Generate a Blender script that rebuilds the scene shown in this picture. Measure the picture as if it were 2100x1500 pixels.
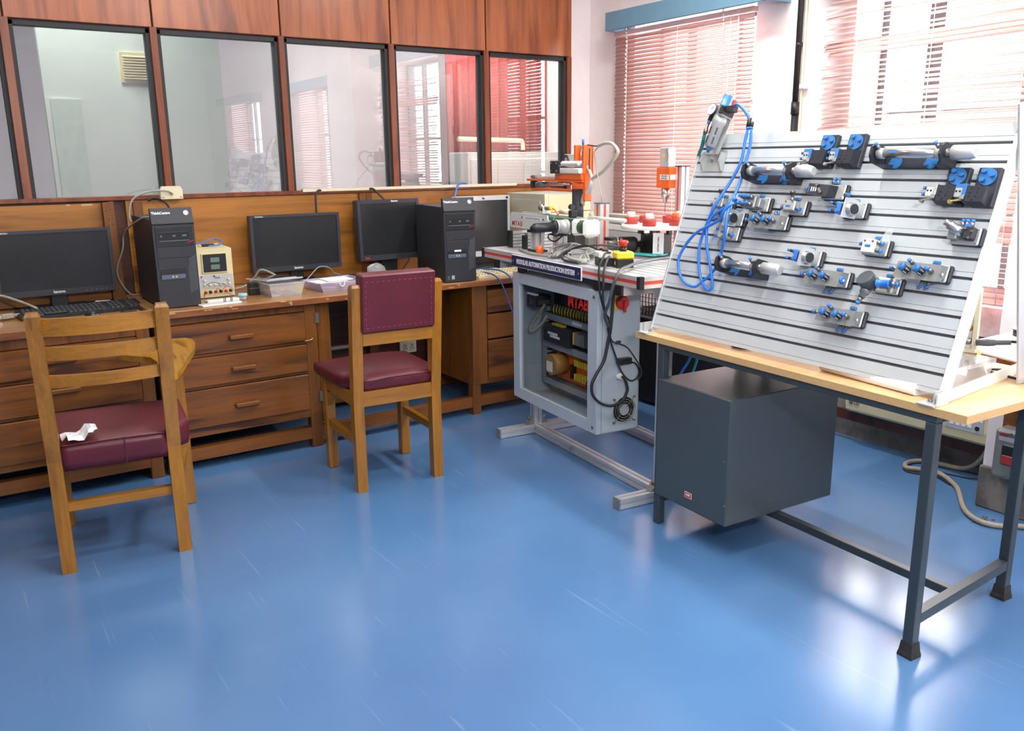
import bpy, bmesh, math, random
from mathutils import Vector, Matrix, Euler
for o in list(bpy.data.objects): bpy.data.objects.remove(o, do_unlink=True)
scn = bpy.context.scene
COL = scn.collection
R = math.radians
PI = math.pi

# ------------------------------------------------------------------ camera
cam_data = bpy.data.cameras.new('camera')
cam_data.sensor_width = 36.0
cam_data.lens = 1752.46 * 36.0 / 2100.0
cam_data.clip_start = 0.05
cam_data.clip_end = 200
cam = bpy.data.objects.new('camera', cam_data); COL.objects.link(cam)
_yaw, _pitch, _roll = 0.591294, -0.236984, -0.0110907
cy, sy, cp, sp = math.cos(_yaw), math.sin(_yaw), math.cos(_pitch), math.sin(_pitch)
fwd = Vector((sy*cp, cy*cp, sp)); r0 = Vector((cy, -sy, 0)); u0 = r0.cross(fwd)
rgt = r0*math.cos(_roll) + u0*math.sin(_roll); upv = -r0*math.sin(_roll) + u0*math.cos(_roll)
m = Matrix((rgt, upv, -fwd)).transposed().to_4x4(); m.translation = Vector((0, -4.553785, 1.377774))
cam.matrix_world = m
scn.camera = cam

# ------------------------------------------------------------------ colour management, sky, lights
scn.view_settings.view_transform = 'Standard'
scn.view_settings.look = 'None'
scn.view_settings.exposure = 0.0
scn.view_settings.gamma = 1.0
scn.view_settings.use_curve_mapping = False
SKY = 30.0
world = bpy.data.worlds.new('world'); scn.world = world; world.use_nodes = True
bg = world.node_tree.nodes['Background']
bg.inputs[0].default_value = (1.0, 0.985, 0.97, 1); bg.inputs[1].default_value = SKY

def area(name, loc, target, sx, sy_, power, col=(1, 1, 1), portal=False):
    d = bpy.data.lights.new(name, 'AREA'); d.shape = 'RECTANGLE'; d.size = sx; d.size_y = sy_
    d.energy = power; d.color = col
    if portal: d.cycles.is_portal = True
    o = bpy.data.objects.new(name, d); COL.objects.link(o); o.location = loc
    o.rotation_euler = (Vector(target) - Vector(loc)).to_track_quat('-Z', 'Y').to_euler()
    return o
# fluorescent tubes on the ceiling of the lab, plus one added fill lamp
area('tube_or_fill_light', (0.75, -0.95, 2.86), (0.75, -0.95, 0), 1.2, 0.10, 15, (1, 0.97, 0.92))
area('tube_or_fill_light', (1.6, -2.9, 2.86), (1.6, -2.9, 0), 1.2, 0.10, 34, (1, 0.98, 0.95))
area('tube_or_fill_light', (2.75, -1.9, 2.86), (2.75, -1.9, 0), 0.10, 1.2, 40, (1, 0.98, 0.95))  # added fill lamp, brightens the window wall and the table side
area('tube_or_fill_light', (2.3, -4.8, 2.86), (2.3, -4.8, 0), 1.2, 0.10, 60, (1, 0.98, 0.95))
area('tube_or_fill_light', (0.2, -6.0, 2.86), (0.2, -6.0, 0), 1.2, 0.10, 26, (1, 0.98, 0.95))
# photographer's flash bounced off the ceiling above the camera
area('bounce_flash', (0.35, -4.9, 1.9), (1.1, -4.0, 2.9), .25, .25, 66, (1, 0.98, 0.96))
# tubes in the room behind the partition
area('tube_or_fill_light', (0.6, .45, 2.7), (1.0, .8, 1.2), 1.2, 0.3, 40, (0.97, 1, 0.96))
area('tube_or_fill_light', (3.6, 1.0, 2.8), (4.2, 1.8, 1.2), 1.2, 0.3, 70, (1, 0.98, 0.95))
# window openings (portals guide the sky light)
for yy, zz, w, h in ((-0.9, 1.5, 1.0, 1.3), (-2.4, 1.55, 1.0, 1.5), (-4.6, 1.5, 1.2, 1.4), (-7.2, 1.5, 1.2, 1.4)):
    area('window_portal', (4.02, yy, zz), (0, yy, zz), w, h, 1, portal=True)

# ------------------------------------------------------------------ helpers
def lin(c):
    return tuple(((v/255.0)/12.92 if v/255.0 <= 0.04045 else ((v/255.0+0.055)/1.055)**2.4) for v in c) + (1.0,)

class MB:
    def __init__(s, org=(0, 0, 0)):
        s.bm = bmesh.new(); s.org = Vector(org); s.mi = 0; s.M = None
    def _fin(s, verts, faces, smooth=False):
        for f in faces:
            f.material_index = s.mi; f.smooth = smooth
        if s.M is not None:
            bmesh.ops.transform(s.bm, matrix=s.M, verts=list(verts))
    def box(s, x0, x1, y0, y1, z0, z1, bev=0.0):
        vs = [s.bm.verts.new(p) for p in ((x0,y0,z0),(x1,y0,z0),(x1,y1,z0),(x0,y1,z0),(x0,y0,z1),(x1,y0,z1),(x1,y1,z1),(x0,y1,z1))]
        fs = [s.bm.faces.new([vs[i] for i in q]) for q in ((3,2,1,0),(4,5,6,7),(0,1,5,4),(1,2,6,5),(2,3,7,6),(3,0,4,7))]
        if bev > 0:
            ed = list({e for f in fs for e in f.edges})
            r = bmesh.ops.bevel(s.bm, geom=ed, offset=bev, segments=1, profile=0.5, affect='EDGES', clamp_overlap=True)
            fs = set(f for f in r['faces']) ; vs = set(r['verts'])
            allf = set()
            for v in vs:
                allf.update(v.link_faces)
            fs = allf
        s._fin(vs, fs); return s
    def hexa(s, pts, bev=0):
        vs = [s.bm.verts.new(p) for p in pts]
        fs = [s.bm.faces.new([vs[i] for i in q]) for q in ((3,2,1,0),(4,5,6,7),(0,1,5,4),(1,2,6,5),(2,3,7,6),(3,0,4,7))]
        s._fin(vs, fs); return s
    def bar(s, p0, p1, w, d, up=(0, 0, 1), bev=0):
        """rectangular bar from p0 to p1; w across, d along 'up'"""
        p0, p1 = Vector(p0), Vector(p1); a = (p1-p0).normalized(); u = Vector(up)
        x = a.cross(u).normalized(); u = x.cross(a).normalized()
        c = []
        for p in (p0, p1):
            for i, j in ((-1,-1),(1,-1),(1,1),(-1,1)): c.append(p + x*(i*w/2) + u*(j*d/2))
        return s.hexa(c)
    def ring(s, c, ax, r, seg, ph=0.0):
        ax = Vector(ax).normalized(); t = Vector((0,0,1)) if abs(ax.z) < .9 else Vector((1,0,0))
        x = ax.cross(t).normalized(); y = ax.cross(x)
        return [s.bm.verts.new(Vector(c) + x*(math.cos(ph+2*PI*i/seg)*r) + y*(math.sin(ph+2*PI*i/seg)*r)) for i in range(seg)]
    def lathe(s, p0, ax, prof, seg=16, caps=True, ph=0.0, smooth=True):
        """prof: list of (distance along axis, radius)"""
        ax = Vector(ax).normalized(); p0 = Vector(p0)
        rs = [s.ring(p0+ax*h, ax, max(r, 1e-5), seg, ph) for h, r in prof]
        vs = [v for q in rs for v in q]; sm = []; fl = []
        for a, b in zip(rs[:-1], rs[1:]):
            for i in range(seg):
                sm.append(s.bm.faces.new((a[i], b[i], b[(i+1) % seg], a[(i+1) % seg])))
        if caps:
            fl.append(s.bm.faces.new(rs[0])); fl.append(s.bm.faces.new(rs[-1][::-1]))
        for f in fl: f.material_index = s.mi
        s._fin(vs, sm, smooth); return s
    def cyl(s, p0, p1, r, r2=None, seg=14, smooth=True, ph=0.0):
        p0, p1 = Vector(p0), Vector(p1)
        return s.lathe(p0, p1-p0, [(0, r), ((p1-p0).length, r if r2 is None else r2)], seg, True, ph, smooth)
    def prism(s, pts, h0, h1, axis='z', smooth=False):
        """polygon (2-D) extruded along axis: x -> pts are (y,z); y -> (x,z); z -> (x,y)"""
        f3 = {'z': lambda a, b, h: (a, b, h), 'y': lambda a, b, h: (a, h, b), 'x': lambda a, b, h: (h, a, b)}[axis]
        A = [s.bm.verts.new(f3(a, b, h0)) for a, b in pts]; B = [s.bm.verts.new(f3(a, b, h1)) for a, b in pts]
        n = len(pts); caps = [s.bm.faces.new(A[::-1]), s.bm.faces.new(B)]
        for f in caps: f.material_index = s.mi
        fs = [s.bm.faces.new((A[i], A[(i+1) % n], B[(i+1) % n], B[i])) for i in range(n)]
        s._fin(A+B, fs, smooth); return s
    def tube(s, pts, r, seg=8, sub=6, closed=False):
        P = [Vector(p) for p in pts]; Q = []
        n = len(P)
        for i in range(n-1):
            a = P[i-1] if i else P[0]*2-P[1]; b, c = P[i], P[i+1]; d = P[i+2] if i+2 < n else P[n-1]*2-P[n-2]
            for k in range(sub):
                t = k/sub
                Q.append(0.5*((2*b)+(c-a)*t+(2*a-5*b+4*c-d)*t*t+(3*b-a-3*c+d)*t**3))
        Q.append(P[-1])
        rs = []; x = None
        for i, q in enumerate(Q):
            t = (Q[min(i+1, len(Q)-1)]-Q[max(i-1, 0)])
            t = t.normalized() if t.length > 1e-9 else Vector((0,0,1))
            if x is None:
                u = Vector((0,0,1)) if abs(t.z) < .9 else Vector((1,0,0)); x = t.cross(u).normalized()
            else:
                x = (x - t*x.dot(t)); x = x.normalized() if x.length > 1e-6 else t.orthogonal().normalized()
            y = t.cross(x)
            rs.append([s.bm.verts.new(q + x*(math.cos(2*PI*k/seg)*r) + y*(math.sin(2*PI*k/seg)*r)) for k in range(seg)])
        fs = []
        for a, b in zip(rs[:-1], rs[1:]):
            for i in range(seg): fs.append(s.bm.faces.new((a[i], a[(i+1) % seg], b[(i+1) % seg], b[i])))
        cp = [s.bm.faces.new(rs[0][::-1]), s.bm.faces.new(rs[-1])]
        for f in cp: f.material_index = s.mi
        s._fin([v for q in rs for v in q], fs, True); return s
    def ball(s, c, r, sx=1, sy=1, sz=1, seg=12):
        q = bmesh.ops.create_uvsphere(s.bm, u_segments=seg, v_segments=max(6, seg//2), radius=r)
        vs = q['verts']; bmesh.ops.scale(s.bm, vec=(sx, sy, sz), verts=vs); bmesh.ops.translate(s.bm, vec=c, verts=vs)
        s._fin(vs, {f for v in vs for f in v.link_faces}, True); return s
    def mesh(s, name, mats):
        bmesh.ops.recalc_face_normals(s.bm, faces=s.bm.faces[:])
        if s.org.length > 0: bmesh.ops.translate(s.bm, vec=-s.org, verts=s.bm.verts[:])
        me = bpy.data.meshes.new(name); s.bm.to_mesh(me); s.bm.free()
        for q in (mats if isinstance(mats, (list, tuple)) else [mats]): me.materials.append(q)
        return me
    def build(s, name, mats, parent=None, loc=None):
        o = bpy.data.objects.new(name, s.mesh(name, mats)); COL.objects.link(o)
        if parent is not None: o.parent = parent
        if loc is not None: o.location = loc
        return o

def B(*a, **k):
    return MB().box(*a, **k)

def thing(name, label, cat, loc=(0, 0, 0), rotz=0.0, group=None, M=None):
    o = bpy.data.objects.new(name, None); COL.objects.link(o); o.empty_display_size = 0.05
    if M is not None: o.matrix_world = M
    else: o.location = loc; o.rotation_euler = (0, 0, rotz)
    return tag(o, label, cat, group)
def tag(o, label, cat, group=None):
    o['label'] = label; o['category'] = cat
    if group: o['group'] = group
    return o
def struct(o):
    o['kind'] = 'structure'; return o
def stuff(o):
    o['kind'] = 'stuff'; return o
def inst(me, name, parent=None, loc=(0, 0, 0), rot=(0, 0, 0)):
    o = bpy.data.objects.new(name, me); COL.objects.link(o)
    if parent is not None: o.parent = parent
    o.location = loc; o.rotation_euler = rot; return o
def dup(root, label, loc=None, rotz=None, M=None):
    r = root.copy(); COL.objects.link(r); r['label'] = label
    if M is not None: r.matrix_world = M
    if loc is not None: r.location = loc
    if rotz is not None: r.rotation_euler = (0, 0, rotz)
    for ch in list(root.children):
        c = ch.copy(); COL.objects.link(c); c.parent = r
        for g in list(ch.children):
            d = g.copy(); COL.objects.link(d); d.parent = c
    return r
def text(name, body, size, material, parent, M, ext=0.0006, bold=0.0, align='CENTER', sx=1.0, gap=1.0):
    cu = bpy.data.curves.new(name, 'FONT'); cu.body = body; cu.size = size; cu.extrude = ext; cu.offset = bold
    cu.align_x = align; cu.align_y = 'CENTER'; cu.resolution_u = 3; cu.space_character = gap
    t = bpy.data.objects.new(name+'_tmp', cu); COL.objects.link(t)
    dg = bpy.context.evaluated_depsgraph_get(); me = bpy.data.meshes.new_from_object(t.evaluated_get(dg))
    bpy.data.objects.remove(t, do_unlink=True); bpy.data.curves.remove(cu)
    me.name = name; me.materials.clear(); me.materials.append(material)
    me.transform(M @ Matrix.Diagonal((sx, 1, 1, 1)))
    o = bpy.data.objects.new(name, me); COL.objects.link(o)
    if parent is not None: o.parent = parent
    return o
def TF(x, y, z):      # text frame: reads from -Y side (front faces -Y)
    return Matrix.Translation((x, y, z)) @ Matrix.Rotation(PI/2, 4, 'X')

# ------------------------------------------------------------------ materials
def newmat(name):
    q = bpy.data.materials.new(name); q.use_nodes = True
    return q, q.node_tree, q.node_tree.nodes['Principled BSDF']
def mat(name, c, rough=0.5, metal=0.0, var=0.08, scale=18.0, bump=0.0, spec=0.5, emis=None, coat=0.0):
    q, t, b = newmat(name); N = t.nodes; L = t.links; c = lin(c)
    if var > 0 or bump > 0:
        tc = N.new('ShaderNodeTexCoord'); nz = N.new('ShaderNodeTexNoise'); nz.inputs['Scale'].default_value = scale; nz.inputs['Detail'].default_value = 4
        L.new(tc.outputs['Object'], nz.inputs['Vector'])
        rp = N.new('ShaderNodeValToRGB'); rp.color_ramp.elements[0].position = .3; rp.color_ramp.elements[1].position = .7
        rp.color_ramp.elements[0].color = tuple(v*(1-var) for v in c[:3])+(1,); rp.color_ramp.elements[1].color = tuple(min(1, v*(1+var)) for v in c[:3])+(1,)
        L.new(nz.outputs['Fac'], rp.inputs['Fac']); L.new(rp.outputs['Color'], b.inputs['Base Color'])
        if bump > 0:
            bp = N.new('ShaderNodeBump'); bp.inputs['Strength'].default_value = bump; bp.inputs['Distance'].default_value = .002
            n2 = N.new('ShaderNodeTexNoise'); n2.inputs['Scale'].default_value = scale*8; L.new(tc.outputs['Object'], n2.inputs['Vector'])
            L.new(n2.outputs['Fac'], bp.inputs['Height']); L.new(bp.outputs['Normal'], b.inputs['Normal'])
    else: b.inputs['Base Color'].default_value = c
    b.inputs['Roughness'].default_value = rough; b.inputs['Metallic'].default_value = metal
    b.inputs['Specular IOR Level'].default_value = spec
    if coat: b.inputs['Coat Weight'].default_value = coat; b.inputs['Coat Roughness'].default_value = .12
    if emis: b.inputs['Emission Color'].default_value = c; b.inputs['Emission Strength'].default_value = emis
    return q
def wood(name, light, dark, axis='X', rough=0.38, scale=1.0, lo=.36, hi=.62, coat=0.0, fine=.25):
    q, t, b = newmat(name); N = t.nodes; L = t.links
    tc = N.new('ShaderNodeTexCoord'); oi = N.new('ShaderNodeObjectInfo')
    ad = N.new('ShaderNodeVectorMath'); ad.operation = 'MULTIPLY_ADD'
    ad.inputs[1].default_value = (1, 1, 1); L.new(tc.outputs['Object'], ad.inputs[0])
    mu = N.new('ShaderNodeMath'); mu.operation = 'MULTIPLY'; mu.inputs[1].default_value = 13.0; L.new(oi.outputs['Random'], mu.inputs[0]); L.new(mu.outputs[0], ad.inputs[2])
    def stretched(al, ac):
        mp = N.new('ShaderNodeMapping'); v = [ac*scale]*3; v['XYZ'.index(axis)] = al*scale; mp.inputs['Scale'].default_value = v
        L.new(ad.outputs[0], mp.inputs['Vector']); return mp
    m1 = stretched(.9, 9.0); n1 = N.new('ShaderNodeTexNoise'); n1.inputs['Scale'].default_value = 1.6; n1.inputs['Detail'].default_value = 5; n1.inputs['Distortion'].default_value = .9
    L.new(m1.outputs[0], n1.inputs['Vector'])
    rp = N.new('ShaderNodeValToRGB'); e = rp.color_ramp.elements
    e[0].position = lo; e[0].color = lin(dark); e[1].position = hi; e[1].color = lin(light)
    mid = e.new((lo*.55+hi*.45)); mid.color = tuple(.35*a+.65*bb for a, bb in zip(lin(dark), lin(light)))
    L.new(n1.outputs['Fac'], rp.inputs['Fac'])
    m2 = stretched(4.0, 120.0); n2 = N.new('ShaderNodeTexNoise'); n2.inputs['Scale'].default_value = 1.0; n2.inputs['Detail'].default_value = 3
    L.new(m2.outputs[0], n2.inputs['Vector'])
    mx = N.new('ShaderNodeMixRGB'); mx.blend_type = 'MULTIPLY'; mx.inputs['Fac'].default_value = fine
    r2 = N.new('ShaderNodeValToRGB'); r2.color_ramp.elements[0].position = .35; r2.color_ramp.elements[0].color = (.3, .25, .22, 1); r2.color_ramp.elements[1].position = .6
    L.new(n2.outputs['Fac'], r2.inputs['Fac']); L.new(rp.outputs['Color'], mx.inputs[1]); L.new(r2.outputs['Color'], mx.inputs[2])
    L.new(mx.outputs[0], b.inputs['Base Color']); b.inputs['Roughness'].default_value = rough
    if coat: b.inputs['Coat Weight'].default_value = coat; b.inputs['Coat Roughness'].default_value = .15
    return q
def thin_glass(name, tint=(1, 1, 1), refl=0.06, rough=0.0, haze=0.0, hazecol=(.8, .82, .82)):
    q = bpy.data.materials.new(name); q.use_nodes = True; t = q.node_tree; N = t.nodes; L = t.links; N.clear()
    out = N.new('ShaderNodeOutputMaterial'); tr = N.new('ShaderNodeBsdfTransparent'); tr.inputs[0].default_value = tint+(1,)
    gl = N.new('ShaderNodeBsdfGlossy'); gl.inputs['Roughness'].default_value = rough
    fr = N.new('ShaderNodeFresnel'); fr.inputs['IOR'].default_value = 1.5
    ma = N.new('ShaderNodeMath'); ma.operation = 'MULTIPLY_ADD'; ma.inputs[1].default_value = 1.6; ma.inputs[2].default_value = refl; ma.use_clamp = True
    L.new(fr.outputs[0], ma.inputs[0]); mx = N.new('ShaderNodeMixShader')
    ge = N.new('ShaderNodeNewGeometry'); inv_ = N.new('ShaderNodeMath'); inv_.operation = 'SUBTRACT'; inv_.inputs[0].default_value = 1.0; L.new(ge.outputs['Backfacing'], inv_.inputs[1])
    fb_ = N.new('ShaderNodeMath'); fb_.operation = 'MULTIPLY'; L.new(ma.outputs[0], fb_.inputs[0]); L.new(inv_.outputs[0], fb_.inputs[1]); L.new(fb_.outputs[0], mx.inputs[0])
    base = tr
    if haze:
        df = N.new('ShaderNodeBsdfDiffuse'); df.inputs[0].default_value = hazecol+(1,)
        tc = N.new('ShaderNodeTexCoord'); nz = N.new('ShaderNodeTexNoise'); nz.inputs['Scale'].default_value = 3; L.new(tc.outputs['Object'], nz.inputs['Vector'])
        hm = N.new('ShaderNodeMath'); hm.operation = 'MULTIPLY'; hm.inputs[1].default_value = haze*2; L.new(nz.outputs['Fac'], hm.inputs[0])
        m0 = N.new('ShaderNodeMixShader'); L.new(hm.outputs[0], m0.inputs[0]); L.new(tr.outputs[0], m0.inputs[1]); L.new(df.outputs[0], m0.inputs[2]); base = m0
    L.new(base.outputs[0], mx.inputs[1]); L.new(gl.outputs[0], mx.inputs[2]); L.new(mx.outputs[0], out.inputs[0])
    return q
def translucent(name, c, f=.35):
    q = bpy.data.materials.new(name); q.use_nodes = True; t = q.node_tree; N = t.nodes; L = t.links; N.clear()
    out = N.new('ShaderNodeOutputMaterial'); p = N.new('ShaderNodeBsdfPrincipled'); p.inputs['Base Color'].default_value = lin(c); p.inputs['Roughness'].default_value = .45
    tr = N.new('ShaderNodeBsdfTranslucent'); tr.inputs[0].default_value = lin(c); mx = N.new('ShaderNodeMixShader'); mx.inputs[0].default_value = f
    L.new(p.outputs[0], mx.inputs[1]); L.new(tr.outputs[0], mx.inputs[2]); L.new(mx.outputs[0], out.inputs[0]); return q

def floor_mat():
    q, t, b = newmat('blue_epoxy'); N = t.nodes; L = t.links
    tc = N.new('ShaderNodeTexCoord')
    n = N.new('ShaderNodeTexNoise'); n.inputs['Scale'].default_value = 1.3; n.inputs['Detail'].default_value = 6; L.new(tc.outputs['Object'], n.inputs['Vector'])
    rp = N.new('ShaderNodeValToRGB'); rp.color_ramp.elements[0].position = .3; rp.color_ramp.elements[1].position = .72
    rp.color_ramp.elements[0].color = lin((78, 120, 167)); rp.color_ramp.elements[1].color = lin((90, 133, 180)); L.new(n.outputs['Fac'], rp.inputs['Fac'])
    # fine pale scuffs in two directions
    col = rp.outputs['Color']
    for rot, sc, fac in ((.5, (55, 1.6, 1), .28), (-.35, (70, 2.2, 1), .25), (1.35, (60, 1.9, 1), .2)):
        mp = N.new('ShaderNodeMapping'); mp.inputs['Rotation'].default_value = (0, 0, rot); mp.inputs['Scale'].default_value = sc; L.new(tc.outputs['Object'], mp.inputs['Vector'])
        s1 = N.new('ShaderNodeTexNoise'); s1.inputs['Scale'].default_value = 1.0; s1.inputs['Detail'].default_value = 2; s1.inputs['Distortion'].default_value = .6; L.new(mp.outputs[0], s1.inputs['Vector'])
        r1 = N.new('ShaderNodeValToRGB'); r1.color_ramp.elements[0].position = .70; r1.color_ramp.elements[0].color = (0, 0, 0, 1); r1.color_ramp.elements[1].position = .80; r1.color_ramp.elements[1].color = (fac, fac, fac, 1)
        L.new(s1.outputs['Fac'], r1.inputs['Fac'])
        mx = N.new('ShaderNodeMixRGB'); L.new(r1.outputs['Color'], mx.inputs['Fac']); L.new(col, mx.inputs[1]); mx.inputs[2].default_value = lin((160, 188, 212)); col = mx.outputs[0]
    L.new(col, b.inputs['Base Color'])
    b.inputs['Roughness'].default_value = .24
    n4 = N.new('ShaderNodeTexNoise'); n4.inputs['Scale'].default_value = 180; n4.inputs['Detail'].default_value = 2; L.new(tc.outputs['Object'], n4.inputs['Vector'])
    bp = N.new('ShaderNodeBump'); bp.inputs['Strength'].default_value = .10; bp.inputs['Distance'].default_value = .001; L.new(n4.outputs['Fac'], bp.inputs['Height']); L.new(bp.outputs['Normal'], b.inputs['Normal'])
    b.inputs['Coat Weight'].default_value = .5; b.inputs['Coat Roughness'].default_value = .17
    return q
def wall_mat(name, c, c2, amount=.5, scale=4.0):
    q, t, b = newmat(name); N = t.nodes; L = t.links
    tc = N.new('ShaderNodeTexCoord'); n = N.new('ShaderNodeTexNoise'); n.inputs['Scale'].default_value = scale; n.inputs['Detail'].default_value = 8; n.inputs['Roughness'].default_value = .65
    L.new(tc.outputs['Object'], n.inputs['Vector']); rp = N.new('ShaderNodeValToRGB'); rp.color_ramp.elements[0].position = .5-amount*.2; rp.color_ramp.elements[1].position = .5+.06
    rp.color_ramp.elements[0].color = lin(c2); rp.color_ramp.elements[1].color = lin(c); L.new(n.outputs['Fac'], rp.inputs['Fac']); L.new(rp.outputs['Color'], b.inputs['Base Color'])
    b.inputs['Roughness'].default_value = .75
    bp = N.new('ShaderNodeBump'); bp.inputs['Strength'].default_value = .15; bp.inputs['Distance'].default_value = .01; L.new(n.outputs['Fac'], bp.inputs['Height']); L.new(bp.outputs['Normal'], b.inputs['Normal'])
    return q

M = {}
M['floor'] = floor_mat()
M['wall'] = wall_mat('white_wall', (243, 233, 232), (238, 228, 227), .2, 2)
M['pinkwall'] = wall_mat('peeling_pink_wall', (236, 216, 216), (205, 178, 172), .55, 7)
M['concrete'] = wall_mat('bare_concrete', (128, 122, 114), (84, 78, 72), 1.0, 9)
M['ceil'] = mat('ceiling_white', (236, 236, 234), .8)
M['panelwood'] = wood('partition_teak', (176, 100, 56), (124, 62, 34), 'Z', .3, 1.1, .3, .68, coat=.25, fine=.15)
M['mullion'] = wood('mullion_teak', (140, 72, 36), (96, 44, 22), 'Z', .35, 1.5, .3, .7)
M['backboard'] = wood('desk_back_teak', (178, 116, 42), (112, 64, 24), 'X', .4, 1.0, .3, .6, fine=.2)
M['backboard_dark'] = wood('lower_partition_teak', (92, 48, 28), (60, 30, 18), 'X', .5, 1.0, .3, .7)
M['desktop'] = wood('desk_top_teak', (182, 136, 84), (146, 100, 56), 'X', .28, 1.3, .3, .7, coat=.2)
M['deskedge'] = wood('desk_edge_worn', (150, 90, 44), (112, 60, 28), 'X', .45, 2.0, .3, .7)
M['deskx'] = wood('desk_teak_horizontal', (136, 80, 24), (72, 38, 12), 'X', .38, 1.15, .33, .58, coat=.1)
M['deskz'] = wood('desk_teak_upright', (134, 80, 26), (84, 46, 16), 'Z', .4, 1.3, .3, .65)
M['chair'] = wood('chair_teak', (174, 116, 30), (128, 80, 20), 'Z', .3, 1.6, .25, .6, coat=.25)
M['chairx'] = wood('chair_teak_rails', (174, 116, 32), (130, 82, 22), 'X', .3, 1.6, .25, .6, coat=.25)
M['tablet'] = wood('tablet_teak', (192, 140, 44), (136, 88, 28), 'Y', .28, 2.0, .3, .5, coat=.3)
M['maroon'] = mat('maroon_rexine', (94, 25, 39), .42, 0, .12, 9, .25, coat=.05)
M['maroon_top'] = mat('worn_maroon_rexine', (108, 45, 53), .4, 0, .14, 6, .25)
M['stitch'] = mat('stitch_thread', (150, 90, 100), .7)
M['black'] = mat('black_plastic', (30, 31, 34), .42, 0, .06)
M['pcblack'] = mat('charcoal_case_plastic', (44, 45, 51), .5, 0, .05, 60, .1)
M['pcside'] = mat('charcoal_steel_case', (42, 43, 47), .42, .2, .04)
M['screen'] = mat('dark_screen', (40, 42, 44), .22, 0, .02, 5, 0, .5)
M['bezel'] = mat('monitor_bezel', (50, 53, 60), .42, 0, .03)
M['silver'] = mat('silver_plastic', (196, 198, 200), .35, .3, .03)
M['white'] = mat('white_plastic', (236, 236, 232), .4, 0, .02)
M['whitepaint'] = mat('white_ink', (230, 230, 230), .5, 0, 0)
M['cream'] = mat('cream_plastic', (226, 216, 184), .45, 0, .05)
M['creamdirty'] = mat('aged_cream_plastic', (214, 202, 158), .42, 0, .1, 5)
M['beigemetal'] = mat('beige_grey_paint', (186, 186, 168), .45, 0, .04, 6)
M['modgrey'] = mat('light_grey_module_paint', (208, 211, 207), .42, 0, .02)
M['creamdrawer'] = mat('cream_drawer_paint', (232, 224, 182), .4, 0, .03)
M['alu'] = mat('anodised_aluminium', (208, 210, 211), .36, .4, .04, 14)
M['alupanel'] = mat('matt_aluminium_panel', (200, 206, 208), .42, .15, .05, 5, .05)
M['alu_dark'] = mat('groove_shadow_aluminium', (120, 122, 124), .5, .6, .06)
M['steelgrey'] = mat('slate_grey_enamel', (58, 66, 70), .36, 0, .07, 4, .08)
M['steelgrey2'] = mat('slate_grey_cabinet_enamel', (72, 80, 83), .3, 0, .05, 3, .05)
M['rubber'] = mat('dusty_black_rubber', (52, 50, 46), .8, 0, .3, 30)
M['cabgrey'] = mat('light_grey_powder_coat', (176, 186, 194), .42, 0, .03, 10, .1)
M['cabin'] = mat('enclosure_inside_grey', (150, 156, 162), .5, 0, .05)
M['duct'] = mat('grey_wiring_duct', (150, 158, 166), .5, 0, .04)
M['orange'] = mat('orange_enamel', (236, 104, 40), .35, 0, .03)
M['redstripe'] = mat('red_insert_strip', (214, 70, 52), .45, 0, .04)
M['red'] = mat('red_plastic', (206, 42, 44), .35, 0, .03)
M['cupred'] = mat('dark_red_nylon', (172, 52, 44), .45, 0, .05)
M['yellow'] = mat('yellow_plastic', (242, 208, 44), .4, 0, .03)
M['green'] = mat('green_belt', (34, 84, 58), .5, 0, .06)
M['offwhite'] = mat('off_white_nylon', (226, 224, 214), .5, 0, .03)
M['navy'] = mat('navy_sign_enamel', (24, 36, 84), .35, 0, .02)
M['festoblue'] = mat('blue_plastic', (52, 116, 178), .38, 0, .04)
M['tubeblue'] = mat('blue_pu_hose', (56, 128, 222), .3, 0, .02)
M['tubeteal'] = mat('teal_pu_hose', (20, 138, 140), .35, 0, .02)
M['steel'] = mat('bright_steel', (204, 204, 202), .25, .9, .03)
M['brass'] = mat('brass', (190, 164, 96), .35, .85, .05)
M['nickel'] = mat('nickel_fitting', (150, 146, 138), .32, .85, .05)
M['diecast'] = mat('diecast_grey', (184, 186, 184), .42, .35, .05)
M['valvegrey'] = mat('valve_grey', (150, 152, 150), .42, .4, .08)
M['modblack'] = mat('module_black_plastic', (44, 46, 54), .5, 0, .05)
M['pelmet'] = mat('slate_blue_paint', (110, 150, 172), .45, 0, .03)
M['blind'] = translucent('rose_blind_slat', (226, 180, 174), .07)
M['cord'] = mat('white_cord', (240, 236, 228), .6, 0, 0)
M['pane'] = thin_glass('reflective_partition_glass', (.90, .91, .91), .15, 0, .05)
M['winpane'] = thin_glass('window_glass', (.96, .97, .97), .02)
M['clear'] = thin_glass('clear_box_plastic', (.95, .96, .97), .05, .1, .34, (.93, .94, .97))
M['acryl'] = thin_glass('enclosure_window_acrylic', (.93, .95, .95), .0)
M['lilac'] = thin_glass('lilac_translucent_plastic', (.90, .87, .97), .05, .15, .42, (.74, .70, .92))
M['paper'] = mat('white_paper', (240, 238, 240), .7, 0, .03)
M['board'] = wood('particle_board_top', (226, 186, 134), (210, 166, 112), 'Y', .35, 1.2, .3, .7, fine=.08)
M['boardedge'] = mat('particle_board_edge', (206, 166, 112), .6, 0, .08, 160)
M['cable_grey'] = mat('grey_cable', (150, 150, 146), .5, 0, .04)
M['cable_mid'] = mat('dark_grey_cable', (78, 80, 84), .35, 0, .03)
M['cable_dirty'] = mat('dirty_pale_cable', (158, 150, 134), .55, 0, .12, 40)
M['cable_black'] = mat('black_cable', (34, 35, 38), .45, 0, .02)
M['cable_blue'] = mat('blue_network_cable', (60, 120, 205), .4, 0, .02)
M['pcb'] = mat('orange_circuit_board', (232, 112, 40), .5, 0, .06)
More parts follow.
